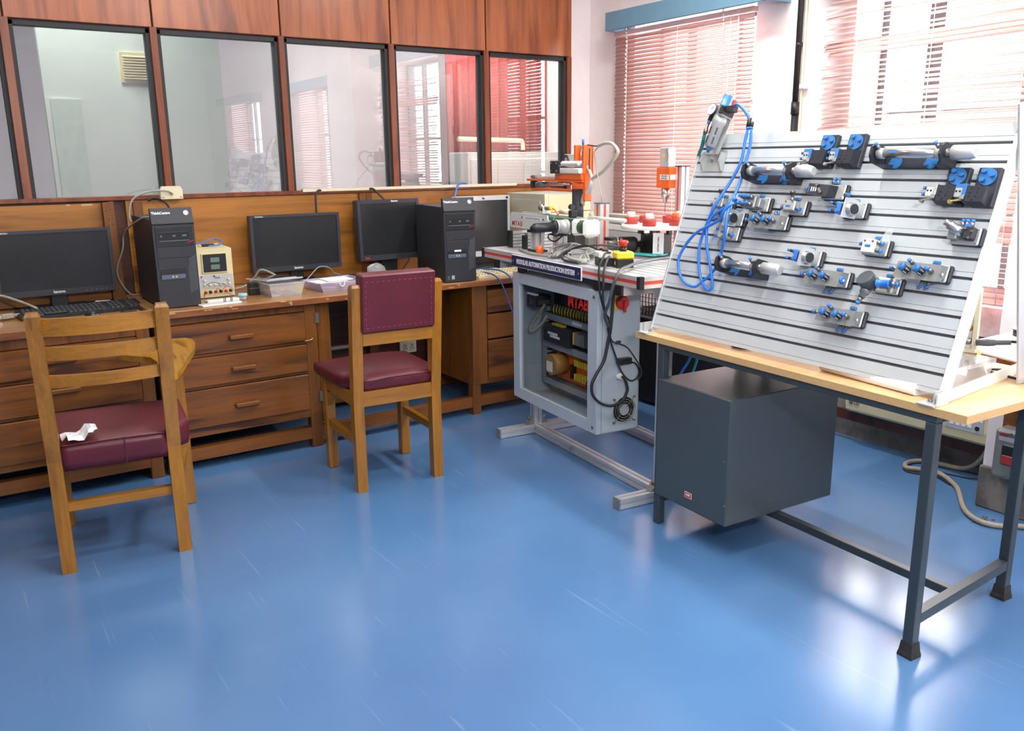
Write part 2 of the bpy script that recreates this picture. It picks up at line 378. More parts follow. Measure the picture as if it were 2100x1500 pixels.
M['yellowterm'] = mat('yellow_terminal', (222, 192, 50), .5, 0, .05)
M['lcd'] = mat('grey_green_display', (104, 128, 112), .3, 0, .02)
M['bakelite'] = mat('tan_varnish', (176, 128, 64), .35, 0, .08)
M['curtain'] = mat('red_curtain', (150, 48, 42), .8, 0, .12, 6)
M['greenwhite'] = mat('pale_green_board', (206, 214, 204), .5, 0, .03, 2)
M['darkwin'] = mat('dark_paint', (38, 36, 38), .6)
M['dirtwood'] = wood('stained_mounting_board', (140, 84, 40), (84, 46, 24), 'Y', .6, 2)
M['meter'] = mat('meter_grey_enamel', (126, 126, 122), .5, .1, .08, 12)
M['oldgrey'] = mat('dark_grey_frame', (98, 102, 106), .5, .2)
# ================================================================== ROOM SHELL
struct(B(-4.0, 6.2, -9.0, 3.4, -0.1, 0.0).build('floor', M['floor']))
struct(B(-4.0, 6.2, -9.0, 3.4, 2.9, 3.0).build('ceiling', M['ceil']))
struct(B(-4.1, -4.0, -9.0, 0.1, 0, 2.9).build('wall_left', M['wall']))
struct(B(-4.1, 4.0, -9.1, -9.0, 0, 2.9).build('wall_front', M['wall']))
X0, X1 = 3.69, 3.99
def wseg(*boxes):
    b = MB()
    for q in boxes: b.box(*q)
    return struct(b.build('wall_right', M['wall']))
wseg((X0, X1, -0.43, 0.10, 0, 2.9))
wseg((X0, X1, -1.36, -0.43, 0, 0.85)); wseg((X0, X1, -1.36, -0.43, 2.16, 2.9))
wr = wseg((X0, X1, -1.95, -1.36, 0, 2.9))
wseg((X0, X1, -2.93, -1.95, 2.25, 2.9)); wseg((3.93, X1, -2.93, -1.95, 0, 0.74))
wseg((X0, X1, -4.0, -3.5, 0, 2.9))
for a, c in ((-5.2, -4.0), (-7.8, -6.6)):
    wseg((X0, X1, a, c, 0, 0.85)); wseg((X0, X1, a, c, 2.2, 2.9))
wseg((X0, X1, -6.6, -5.2, 0, 2.9)); wseg((X0, X1, -9.0, -7.8, 0, 2.9))
wp = struct(B(3.345, X1, -3.5, -2.93, 0.17, 2.9).build('wall_pier', M['wall']))
o = B(3.335, X1-.02, -3.51, -2.92, 0.0, 0.175, .006).build('plinth', M['concrete'], wp)
o = B(3.70, 3.93, -2.93, -1.95, 0.54, 0.74).build('sill_beam', M['pinkwall'], wr)
o = B(3.70, 3.93, -2.92, -1.96, 0.0, 0.10).build('kerb', M['concrete'], wr)
o = B(3.684, 3.70, -1.96, -1.70, 0.0, 0.30).build('peeling_patch', M['pinkwall'], wr)
# return wall beside the partition, and the far room
struct(B(3.52, 6.2, 0.0, 0.10, 0, 2.9).build('wall_return', M['wall']))
struct(B(-4.1, 6.2, 3.3, 3.4, 0, 2.9).build('wall_far', M['wall']))
struct(B(6.1, 6.2, 0.1, 3.3, 0, 2.9).build('wall_far_right', M['wall']))
struct(B(-4.1, -4.0, 0.1, 3.3, 0, 2.9).build('wall_far_left', M['wall']))

# ---- partition: wall_back
PX = [(-.62, -.20), (-.145, .361), (.4194, .9812), (1.0366, 1.606), (1.6591, 2.2301), (2.2869, 2.8538), (2.9099, 3.4747)]
ZB, ZT = 1.2261, 1.9836
wb = struct(B(-4.0, 3.52, 0.0, 0.05, 0.0, 1.205).build('wall_back', M['backboard_dark']))
mu = [(-.20, -.145), (.361, .4194), (.9812, 1.0366), (1.606, 1.6591), (2.2301, 2.2869), (2.8538, 2.9099), (3.4747, 3.523)]
xs = [-.17] + [(a+c)/2 for a, c in mu[1:-1]] + [3.523]
xs = [xs[0]-.56, *xs]
for a, c in zip(xs[:-1], xs[1:]):
    B(a+.004, c-.004 if c < 3.5 else c, -.022, .05, ZT+.022, 2.9, .002).build('wood_panel', M['panelwood'], wb)
B(-4.0, -.74, -.02, .05, ZB, 2.9).build('wood_panel', M['panelwood'], wb)
B(-.8, 3.50, .0, .05, ZT+.006, 2.9).build('joint_backing', M['darkwin'], wb)
for a, c in mu:
    w = .011
    B(a+w if c < 3.5 else a+.014, c-w if c < 3.5 else c, -.026, .05, ZB-.02 if c < 3.5 else .0, ZT+.024 if c < 3.5 else ZT+.02, .002).build('mullion', M['mullion'], wb)
# dark glazing beads round every pane
for i, (a, c) in enumerate(PX):
    w = struct(B(a+.001, c-.001, .022, .028, ZB, ZT).build('window_%d' % (i+1), M['pane']))
    f = MB()
    f.box(a-.011, a+.006, -.012, .045, ZB-.004, ZT+.014); f.box(c-.006, c+.011, -.012, .045, ZB-.004, ZT+.014)
    f.box(a-.011, c+.011, -.012, .045, ZT-.004, ZT+.014)
    f.build('glazing_bead', M['darkwin'], w)
struct(B(-.8, 3.48, -.034, .05, 1.205, ZB-.001, .002).build('trim_1', M['mullion']))
t2 = struct(MB().hexa([(1.69, -.042, 1.218), (3.08, -.042, 1.218), (3.08, -.01, 1.218), (1.69, -.01, 1.218), (1.69, -.042, 1.233), (3.08, -.042, 1.233), (3.08, -.01, 1.233), (1.69, -.01, 1.233)]).build('trim_2', M['cream']))

# ---- outer windows
def outer_window(n, y0, y1, z0, z1, bars=True):
    x = 3.93
    w = struct(B(x-.003, x+.003, y0+.02, y1-.02, z0+.02, z1-.02).build('window_%d' % n, M['winpane']))
    f = MB(); t = .035
    f.box(x-.03, x+.03, y0, y0+t, z0, z1); f.box(x-.03, x+.03, y1-t, y1, z0, z1); f.box(x-.03, x+.03, y0, y1, z0, z0+t); f.box(x-.03, x+.03, y0, y1, z1-t, z1)
    f.build('window_frame', M['oldgrey'], w)
    B(x-.03, x+.03, y1-.31, y1-.27, z0, z1).build('mullion', M['oldgrey'], w)
    B(x-.03, x+.03, y1-.26, y1-.235, z0, z1).build('mullion', M['oldgrey'], w)
    B(x-.02, x+.02, y0+.28, y0+.31, z0, z1).build('mullion', M['oldgrey'], w)
    if bars:
        for z in (z0+.42, z0+.82):
            B(x+.03, x+.045, y0, y1, z, z+.022).build('grille_bar', M['oldgrey'], w)
outer_window(8, -1.36, -.43, .85, 2.16)
outer_window(9, -2.93, -1.95, .74, 2.25)
outer_window(10, -5.2, -4.0, .85, 2.2)
outer_window(11, -7.8, -6.6, .85, 2.2)

# ---- black drain pipe and cream conduit between the windows
p = thing('wall_pipe', 'thin black pipe running up the white wall between two blinds', 'pipe', (3.668, -1.655, 0))
MB().cyl((0, 0, 0), (0, 0, 1.6), .0165).cyl((0, .003, 1.6), (0, .004, 2.9), .0145).build('pipe_length', M['black'], p)
for z0_, z1_, r_ in ((1.58, 1.64, .021), (1.37, 1.40, .019), (1.9, 1.92, .017)): MB().cyl((0, 0, z0_), (0, 0, z1_), r_).build('pipe_collar', M['black'], p)
c = MB(); c.tube([(.012, -.022, .9), (.012, -.022, 1.6), (.012, -.021, 2.0), (.012, -.02, 2.9)], .006, 6)
c.build('conduit', M['cream'], p)
B(-.012, .02, -.055, -.022, 1.70, 1.722, .003).build('junction_clip', M['white'], p)

# ---- pelmets and venetian blinds
def pelmet(y0, y1, z0, z1, label):
    t = thing('pelmet', label, 'pelmet', (3.60, (y0+y1)/2, z0)); yc = (y0+y1)/2
    b = MB((3.60, yc, z0)); b.box(3.525, 3.545, y0, y1, z0, z1, .002); b.build('front_board', M['pelmet'], t)
    for ya in (y0, y1-.02): MB((3.60, yc, z0)).box(3.545, 3.688, ya, ya+.02, z0, z1).build('end_board', M['pelmet'], t)
    b = MB((3.60, yc, z0)); b.box(3.545, 3.688, y0+.02, y1-.02, z1-.015, z1); b.build('top_board', M['pelmet'], t)
pelmet(-1.575, -.345, 2.118, 2.222, 'slate blue pelmet box above the closed rose blind')
pelmet(-3.0, -1.75, 2.20, 2.305, 'slate blue pelmet box above the disarrayed blind, seen only in reflection')
pelmet(-5.35, -3.85, 2.118, 2.222, 'slate blue pelmet over the third window, seen in the glass')
pelmet(-7.95, -6.45, 2.118, 2.222, 'slate blue pelmet over the fourth window, seen in the glass')

def slat_mesh(L, tw=0.0, sag=0.0):
    """one curved slat, tw: twist between its two ends, sag: droop of the middle"""
    h = .0125; pr = []; b = MB(); bm = b.bm; ns = 6 if (tw or sag) else 1
    for i in range(5):
        a = -1+2*i/4; pr.append((a*h, .0022*(1-a*a)))
    pr += [(x, z-.0007) for x, z in pr[::-1]]
    rows = []
    for k in range(ns+1):
        f = k/ns; t = tw*(1-f)**1.3; y = -L/2+L*f
        rows.append([bm.verts.new((x*math.cos(t)+z*math.sin(t), y, -x*math.sin(t)+z*math.cos(t)-sag*4*f*(1-f))) for x, z in pr])
    n = len(pr)
    for A, C in zip(rows[:-1], rows[1:]):
        for i in range(n):
            f = bm.faces.new((A[i], A[(i+1) % n], C[(i+1) % n], C[i])); f.smooth = i != 4 and i != n-1
    bm.faces.new(rows[0][::-1]); bm.faces.new(rows[-1])
    return b.mesh('slat', M['blind'])
def blind(label, x, y0, y1, ztop, zbot, pitch, tilt, seed, roll=0.0, cords=(.11, .5, .86), jit=.0, meshes=None):
    rnd = random.Random(seed); yc = (y0+y1)/2; L = y1-y0
    t = thing('venetian_blind', label, 'blind', (x, yc, zbot), 0, None)
    me = slat_mesh(L); mm = [slat_mesh(L, *q) for q in meshes] if meshes else [me]; n = int((ztop-.03-zbot)/pitch); H = ztop-zbot
    for i in range(n):
        z = .02 + pitch*i
        ti, ro = tilt(z+zbot, rnd)
        o = inst(rnd.choice(mm) if .30 < z < 1.3 else me, 'slat', t, (0, rnd.uniform(-.004, .004)*(1+8*jit), z+rnd.uniform(-1, 1)*jit*.01), (ro, ti, 0))
    B(-.014, .014, -L/2, L/2, 0, .012, .002).build('bottom_rail', M['blind'], t)
    B(-.02, .02, -L/2, L/2, H-.025, H, .002).build('head_rail', M['blind'], t)
    for k, f in enumerate(cords):
        y = L/2 - f*L
        MB().tube([(-.016, y, 0), (-.016, y+.004*math.sin(k), H/2), (-.016, y, H)], .0016, 5, 3).build('ladder_cord', M['cord'], t)
    return t
closed = lambda z, r: (R(-62+r.uniform(-3, 3)), 0)
b1 = blind('closed rose pink venetian blind under the blue pelmet', 3.60, -1.43, -.363, 2.115, .86, .0225, closed, 1)
# beads of light-coloured knots on the pull cords of the closed blind
for yy in (-.478, -1.235):
    b = MB((3.60, -.8965, .86))
    for k in range(52): b.ball((3.578, yy+.003*math.sin(k*.9), .93+k*.0238), .0052, 1, 1, 1.4, 6)
    b.build('pull_cord', M['cord'], b1)
b = MB((3.60, -.8965, .86)); b.tube([(3.578, -1.33, 1.0), (3.578, -1.335, 1.5), (3.578, -1.34, 2.13)], .002, 5, 2); b.build('tilt_wand', M['cord'], b1)
def t2(z, r):
    if z < .845: return R(-72), 0
    if z < 1.03: return R(6+r.uniform(-4, 4)), R(r.uniform(-.3, .3))
    if z < 1.10: return R(-55+r.uniform(-6, 6)), 0
    if z < 1.74: return R(-24+r.uniform(-7, 7)), R(r.uniform(-.35, .35))
    if z < 1.84: return R(-14+r.uniform(-10, 8)), R(-.6+r.uniform(-1.1, .6))
    if z < 1.90: return R(-50), R(-1.2)
    return R(-24+r.uniform(-10, 10)), R(-.9+r.uniform(-.8, .8))
b2 = blind('disarrayed rose pink venetian blind with slats hanging open', 3.615, -2.925, -1.85, 2.24, .765, .0225, t2, 7, jit=.35, cords=(.165, .5, .86), meshes=((R(-34), .002), (R(-24), .004), (R(-42), .0)))
b = MB((3.615, -2.3875, .765))
for k in range(9): b.ball((3.592, -2.845, .80+k*.045), .006, 1, 1, 1.5, 6)
b.build('pull_cord', M['cord'], b2)
blind('rose blind over the third window, seen as a reflection in the glass', 3.60, -5.2, -4.0, 2.17, .86, .027, lambda z, r: (R(-52+r.uniform(-6, 6)), 0), 3)
blind('rose blind over the fourth window, faint reflection in the second pane', 3.60, -7.8, -6.6, 2.17, .86, .027, lambda z, r: (R(-52+r.uniform(-6, 6)), 0), 4)

# ---- other room, seen through the partition glass
t = thing('board_screen', 'pale green-white screen board behind the left panes', 'screen', (1.08, .83, 0))
b = MB((1.08, .83, 0)); b.box(.605, 1.552, .80, .86, 0, 2.6); b.build('board', M['greenwhite'], t)
b = MB((1.08, .83, 0)); b.box(.63, .778, .788, .80, 0, 1.72); b.build('cover_panel', mat('pale_green_cover', (188, 202, 188), .5), t)
v = MB((1.08, .83, 0)).box(.995, 1.16, .785, .80, 1.815, 1.98, .002).build('vent_frame', M['creamdirty'], t)
for k in range(9):
    b = MB((1.08, .83, 0)); z = 1.835+k*.0145; b.hexa([(1.01, .774, z), (1.145, .774, z), (1.145, .786, z+.007), (1.01, .786, z+.007), (1.01, .774, z+.003), (1.145, .774, z+.003), (1.145, .786, z+.010), (1.01, .786, z+.010)])
    b.build('louvre', M['creamdirty'], v)
t = thing('curtain', 'dark red curtain in the room behind the partition', 'curtain', (4.4, 1.9, 1.0))
b = MB((4.4, 1.9, 1.0)); n = 60; pts = [(3.7+1.02*i/n, 1.88+.035*math.sin(i*1.05)+.012*math.sin(i*.37)) for i in range(n+1)]
b.prism(pts+[(x, y+.01) for x, y in pts[::-1]], 1.0, 2.5, 'z', True); b.build('cloth', M['curtain'], t)
MB((4.4, 1.9, 1.0)).cyl((3.6, 1.89, 2.5), (4.75, 1.89, 2.5), .012).build('curtain_rod', M['oldgrey'], t)
t = thing('wall_duct', 'cream bent pipe crossing in front of the red curtain', 'pipe', (4.2, 1.75, 1.5))
MB((4.2, 1.75, 1.5)).tube([(3.72, 1.75, 1.545), (4.1, 1.75, 1.538), (4.33, 1.75, 1.533), (4.365, 1.75, 1.52), (4.372, 1.75, 1.48), (4.372, 1.75, 1.455)], .02, 8).build('pipe_length', M['cream'], t)
t = thing('steel_locker', 'off white steel locker below the red curtain behind glass', 'locker', (4.35, 1.7, 0))
b = MB((4.35, 1.7, 0)); b.box(3.66, 4.72, 1.50, 1.80, 0, 1.435, .004); b.build('body', M['offwhite'], t)
for k in range(4):
    b = MB((4.35, 1.7, 0)); x = 3.68+k*.262; b.box(x, x+.245, 1.485, 1.50, .1, 1.38, .003); b.build('door', M['offwhite'], t)
t = thing('far_column', 'pale grey column at the right edge of the last pane', 'column', (4.9, 1.9, 0))
B(-.18, .2, -.2, .2, 0, 2.9).build('shaft', M['wall'], t)
t = thing('steel_cupboard', 'grey green steel cupboard behind the pane at the left frame edge', 'cupboard', (-.1, 1.35, 0))
B(-.55, .36, -.15, .15, .05, 1.605, .004).build('body', mat('grey_green_enamel', (150, 168, 170), .45), t)
for x in (-.54, -.08): B(x, x+.44, -.162, -.15, .08, 1.58, .003).build('door', mat('grey_green_door', (142, 162, 166), .45), t)
t = thing('carton', 'red carton on the cupboard at the left frame edge', 'carton', (-.05, 1.3, 1.606))
B(-.18, .05, -.10, .1, 0, .13, .002).build('box', mat('red_carton', (176, 84, 70), .7), t)
B(-.02, .04, -.102, -.10, .01, .06).build('white_label', M['paper'], t)
# ================================================================== DESKS
def drawer(parent, org, x0, x1, z0, z1, y, hx, hz, hw=.11):
    b = MB(org); b.box(x0, x1, y-.012, y+.30, z0, z1, .003); d = b.build('drawer', M['deskx'], parent)
    b = MB(org); b.box(hx-hw/2, hx+hw/2, y-.040, y-.012, hz-.010, hz+.010, .004); b.build('handle', M['deskx'], d)
def desk_right():
    og = (2.05, -.35, 0); yf = -.66
    t = thing('wooden_desk', 'long teak desk on the right with drawers, kneehole and worn edge', 'desk', og)
    b = MB(og); b.box(.745, 3.36, -.695, -.024, .722, .75, .003); b.build('desktop', M['desktop'], t)
    b = MB(og); b.box(.745, 3.36, -.703, -.695, .720, .748, .002); b.build('edge_band', M['deskedge'], t)
    r = random.Random(5); b = MB(og)       # chips in the varnish of the edge
    for k in range(26):
        x = .8+r.random()*1.5; w = r.uniform(.006, .03); z = r.choice([.7445, .7405, .728, .735])
        b.box(x, x+w, -.7042, -.7028, z, z+r.uniform(.002, .006))
    stuff(b.build('chipped_varnish', mat('bare_wood', (206, 168, 116), .7), t))
    # left pedestal
    for x0, x1 in ((.745, .795), (1.422, 1.482)):
        b = MB(og); b.box(x0, x1, yf, yf+.05, .0 if x0 > 1 else .0, .722, .003); b.build('post', M['deskz'], t)
    for x0 in (.745, 1.44):
        b = MB(og); b.box(x0, x0+.045, -.10, -.05, 0, .722); b.build('post', M['deskz'], t)
    b = MB(og); b.box(.795, 1.422, yf+.006, yf+.05, .683, .722); b.build('top_rail', M['deskz'], t)
    for z0, z1 in ((.526, .538), (.378, .389), (.157, .197)):
        b = MB(og); b.box(.795, 1.422, yf+.002, yf+.04, z0, z1); b.build('rail', M['deskx'], t)
    b = MB(og); b.box(.76, .79, yf+.05, -.06, .16, .722); b.build('side_panel', M['deskz'], t)
    b = MB(og); b.box(1.43, 1.452, yf+.05, -.06, .16, .722); b.build('side_panel', M['deskz'], t)
    drawer(t, og, .797, 1.42, .541, .680, yf, 1.11, .604)
    drawer(t, og, .797, 1.42, .391, .523, yf, 1.11, .457)
    drawer(t, og, .797, 1.42, .199, .375, yf, 1.112, .283)
    # hinged narrow door beside the drawers, standing ajar
    b = MB(og); b.hexa([(1.484, yf+.002, .12), (1.556, yf+.02, .12), (1.556, yf+.045, .12), (1.484, yf+.027, .12), (1.484, yf+.002, .715), (1.556, yf+.02, .715), (1.556, yf+.045, .715), (1.484, yf+.027, .715)])
    d = b.build('narrow_door', M['deskz'], t)
    for z in (.62, .23):
        b = MB(og); b.box(1.472, 1.492, yf-.006, yf+.0, z, z+.05); b.build('hinge', M['nickel'], d)
    b = MB(og); b.tube([(1.41, yf-.012, .541), (1.44, yf-.014, .543), (1.455, yf-.012, .55)], .004, 6, 3); b.build('latch', M['brass'], t)
    # right pedestal
    b = MB(og); b.box(2.355, 2.378, yf+.04, -.14, .17, .722); b.build('side_panel', M['deskz'], t)
    b = MB(og); b.box(2.355, 2.448, yf-.01, yf+.04, .17, .722, .003); b.build('post', M['deskz'], t)
    b = MB(og); b.box(2.355, 2.405, yf, yf+.05, 0, .169); b.build('leg', M['deskz'], t)
    b = MB(og); b.box(2.37, 2.41, -.20, -.15, 0, .17); b.build('leg', M['deskz'], t)
    b = MB(og); b.box(3.2, 3.25, yf, yf+.05, 0, .722); b.build('post', M['deskz'], t)
    drawer(t, og, 2.452, 3.195, .565, .690, yf, 2.83, .63)
    drawer(t, og, 2.452, 3.195, .420, .555, yf, 2.83, .49)
    drawer(t, og, 2.452, 3.195, .195, .410, yf, 2.83, .31)
    b = MB(og); b.box(2.448, 3.2, yf+.005, yf+.04, .165, .192); b.build('rail', M['deskx'], t)
    for xa, xb in ((1.483, 2.354), (2.406, 3.199)):
        b = MB(og); b.box(xa, xb, yf+.006, yf+.045, .042, .10); b.build('foot_rail', M['deskx'], t)
    b = MB(og); b.box(.745, 1.43, yf+.002, yf+.045, .045, .103); b.build('foot_rail', M['deskx'], t)
    b = MB(og); b.box(.8, 3.2, -.12, -.08, .042, .10); b.build('foot_rail', M['deskx'], t)
    # back board with battens standing against the partition
    MB().box(.80, 3.36, -.022, -.003, .752, 1.203).build('back_board', M['backboard'], wb)
    for x0, w in ((2.015, .040), (2.056, .034)): MB().box(x0, x0+w, -.042, -.022, .754, 1.203, .002).build('batten', M['deskz'], wb)
    MB().box(.83, .875, -.035, -.022, 1.02, 1.195, .002).build('batten', M['deskz'], wb)
    MB().box(1.70, 1.74, -.05, -.002, .10, .718).build('batten', M['deskz'], wb)
    MB().box(2.03, 2.085, -.05, -.002, .10, .718).build('batten', M['deskz'], wb)
    return t
desk_right()
def desk_left():
    og = (-.3, -.35, 0); yf = -.655
    t = thing('wooden_desk', 'teak desk at the left frame edge behind the ladder back chair', 'desk', og)
    b = MB(og); b.hexa([(-1.3, -.73, .704), (.735, -.665, .704), (.735, -.078, .704), (-1.3, -.078, .704), (-1.3, -.73, .732), (.735, -.665, .732), (.735, -.078, .732), (-1.3, -.078, .732)]); b.build('desktop', M['desktop'], t)
    b = MB(og); b.hexa([(-1.3, -.738, .702), (.735, -.673, .702), (.735, -.665, .702), (-1.3, -.730, .702), (-1.3, -.738, .731), (.735, -.673, .731), (.735, -.665, .731), (-1.3, -.730, .731)]); b.build('edge_band', M['deskedge'], t)
    r = random.Random(8); b = MB(og)
    for k in range(9):
        x = .25+r.random()*.3; w = r.uniform(.006, .03); y = -.738+(x+1.3)*.03194
        b.box(x, x+w, y-.001, y+.001, .71, .71+r.uniform(.004, .012))
    stuff(b.build('chipped_varnish', mat('bare_wood', (206, 168, 116), .7), t))
    for x0 in (.0, .67, -1.25):
        b = MB(og); b.box(x0, x0+.055, yf, yf+.05, 0, .704, .003); b.build('post', M['deskz'], t)
        b = MB(og); b.box(x0, x0+.055, -.1, -.05, 0, .704); b.build('post', M['deskz'], t)
    b = MB(og); b.box(.055, .67, yf+.006, yf+.05, .655, .704); b.build('top_rail', M['deskz'], t)
    for z0, z1 in ((.512, .522), (.362, .372), (.150, .178)):
        b = MB(og); b.box(.055, .67, yf+.002, yf+.04, z0, z1); b.build('rail', M['deskx'], t)
    drawer(t, og, .057, .668, .525, .652, yf, .37, .594, .12)
    drawer(t, og, .057, .668, .375, .509, yf, .37, .466, .12)
    drawer(t, og, .057, .668, .181, .359, yf, .37, .28, .12)
    b = MB(og); b.box(-1.2, .02, yf+.02, yf+.04, .12, .70); b.build('side_panel', M['backboard_dark'], t)
    b = MB(og); b.box(-1.2, .725, yf+.002, yf+.045, .055, .112); b.build('foot_rail', M['deskx'], t)
    b = MB(og); b.box(.705, .725, yf+.05, -.05, .12, .704); b.build('side_panel', M['deskz'], t)
    MB().box(-1.3, .689, -.03, -.003, .734, 1.195).build('back_board', M['backboard'], wb)
    b = MB(og); b.hexa([(.690, -.075, .734), (.745, -.075, .734), (.745, -.003, .734), (.690, -.003, .734), (.690, -.075, 1.197), (.738, -.075, 1.203), (.738, -.003, 1.203), (.690, -.003, 1.197)])
    b.org = Vector((0, 0, 0)); pst = b.build('end_post', M['deskz'], wb)
    b = MB()
    for dx, z in ((.012, 1.16), (.03, 1.165), (.02, 1.12), (.015, 1.09), (.032, 1.095)): b.cyl((.69+dx, -.0762, z), (.69+dx, -.0745, z), .003, None, 6)
    stuff(b.build('screw_hole', M['darkwin'], pst))
    r = random.Random(4); b = MB()
    for k in range(7):
        x = .1+r.random()*.55; b.box(x, x+r.uniform(.01, .05), -.0312-k*.0001, -.0298, 1.19-r.uniform(0, .006), 1.1952-k*.0001)
    stuff(b.build('chipped_varnish', mat('bare_wood', (206, 168, 116), .7), wb))
desk_left()

# wall socket and old pipe under the kneehole
t = thing('wall_socket', 'white double socket plate with switches under the desk kneehole', 'socket', (2.29, -.01, .31))
B(-.055, .055, -.016, 0, -.062, .058, .004).build('plate', M['white'], t)
for x in (-.022, .022):
    s = B(x-.018, x+.018, -.020, -.016, -.050, -.002, .002).build('outlet', M['creamdirty'], t)
    h = MB()
    for dx, dz, r in ((0, -.016, .0045), (-.007, -.032, .0033), (.007, -.032, .0033)): h.cyl((x+dx, -.0212, dz), (x+dx, -.0198, dz), r, None, 8)
    stuff(h.build('socket_hole', M['black'], s))
    B(x-.011, x+.011, -.026, -.016, .012, .046, .002).build('switch', M['creamdirty'], t)
t = thing('under_desk_pipe', 'grey cable pipe along the partition under the desk', 'pipe', (2.0, -.03, .36))
MB((2.0, -.03, .36)).tube([(1.5, -.072, .345), (1.8, -.075, .35), (2.06, -.075, .345), (2.2, -.07, .35)], .012, 8).build('pipe_length', M['cable_dirty'], t)

# ================================================================== ON THE DESKS
def wide_monitor(label, loc):
    t = thing('monitor', label, 'monitor', loc, 0)
    b = MB(); b.box(-.243, .243, -.012, .030, .064, .358, .004); b.build('housing', M['bezel'], t)
    f = MB(); y0, y1 = -.018, -.012
    f.box(-.243, -.228, y0, y1, .064, .358); f.box(.228, .243, y0, y1, .064, .358); f.box(-.228, .228, y0, y1, .345, .358); f.box(-.228, .228, y0, y1, .064, .090)
    f.build('bezel', M['bezel'], t)
    B(-.228, .228, -.0135, -.0122, .090, .345).build('screen', M['screen'], t)
    B(-.035, .035, .012, .034, .006, .16, .003).build('stand', M['black'], t)
    B(-.12, .12, -.085, .10, 0, .010, .004).build('base', M['black'], t)
    text('lettering', 'lenovo', .018, M['whitepaint'], t, TF(0, -.0185, .078), .0004, .0006)
    text('lettering', 'ThinkVision', .009, M['whitepaint'], t, TF(-.195, -.0185, .3515), .0003, .0002)
    b = MB()
    for k in range(5): b.box(.11+k*.022, .115+k*.022, -.0185, -.018, .075, .0765)
    stuff(b.build('button_mark', M['silver'], t)); return t
wide_monitor('wide dark monitor at the left frame edge on the left desk', (.452, -.148, .752-.02))
wide_monitor('wide dark monitor between the power supply and the maroon chair', (1.598, -.132, .752))

t = thing('monitor', 'taller square format dark monitor partly behind the second tower', 'monitor', (2.128, -.175, .75))
MT = Matrix.Rotation(R(-3), 4, 'X')
def tilt(b): b.M = MT; return b
b = tilt(MB()); b.box(-.19, .19, -.012, .045, .088, .420, .006); b.build('housing', M['bezel'], t)
b = tilt(MB()); y0, y1 = -.020, -.012
b.box(-.19, -.17, y0, y1, .088, .42, .002); b.box(.17, .19, y0, y1, .088, .42, .002); b.box(-.17, .17, y0, y1, .398, .42); b.box(-.17, .17, y0, y1, .088, .118)
b.build('bezel', M['bezel'], t)
b = tilt(MB()); b.box(-.17, .17, -.0138, -.0125, .118, .398); b.build('screen', M['screen'], t)
B(-.05, .05, .02, .06, .012, .2, .004).build('stand', M['black'], t)
MB().lathe((0, .03, 0), (0, 0, 1), [(0, .105), (.010, .10), (.016, .05)], 20).build('base', M['black'], t)
text('lettering', 'lenovo', .015, M['whitepaint'], t, MT @ TF(.035, -.0206, .409), .0004, .0006)
text('lettering', 'think', .014, M['red'], t, MT @ TF(-.148, -.0206, .103), .0004, .0006)

t = thing('monitor', 'silver framed monitor behind the second tower', 'monitor', (2.742, -.165, .75))
B(-.188, .188, -.012, .04, .062, .418, .006).build('housing', M['silver'], t)
b = MB(); y0, y1 = -.020, -.012
b.box(-.188, -.172, y0, y1, .062, .418); b.box(.172, .188, y0, y1, .062, .418); b.box(-.172, .172, y0, y1, .392, .418); b.box(-.172, .172, y0, y1, .062, .094)
b.build('bezel', M['silver'], t)
B(-.172, .172, -.0138, -.0125, .094, .392).build('screen', M['screen'], t)
B(-.05, .05, .012, .05, .012, .2, .004).build('stand', M['black'], t)
MB().lathe((0, .0, 0), (0, 0, 1), [(0, .125), (.012, .12), (.02, .055)], 24).build('base', M['black'], t)
text('lettering', 'hp', .018, M['black'], t, TF(-.0, -.0206, .405), .0004, .0008)
B(.160, .174, -.0206, -.02, .398, .411).build('sticker', M['navy'], t)

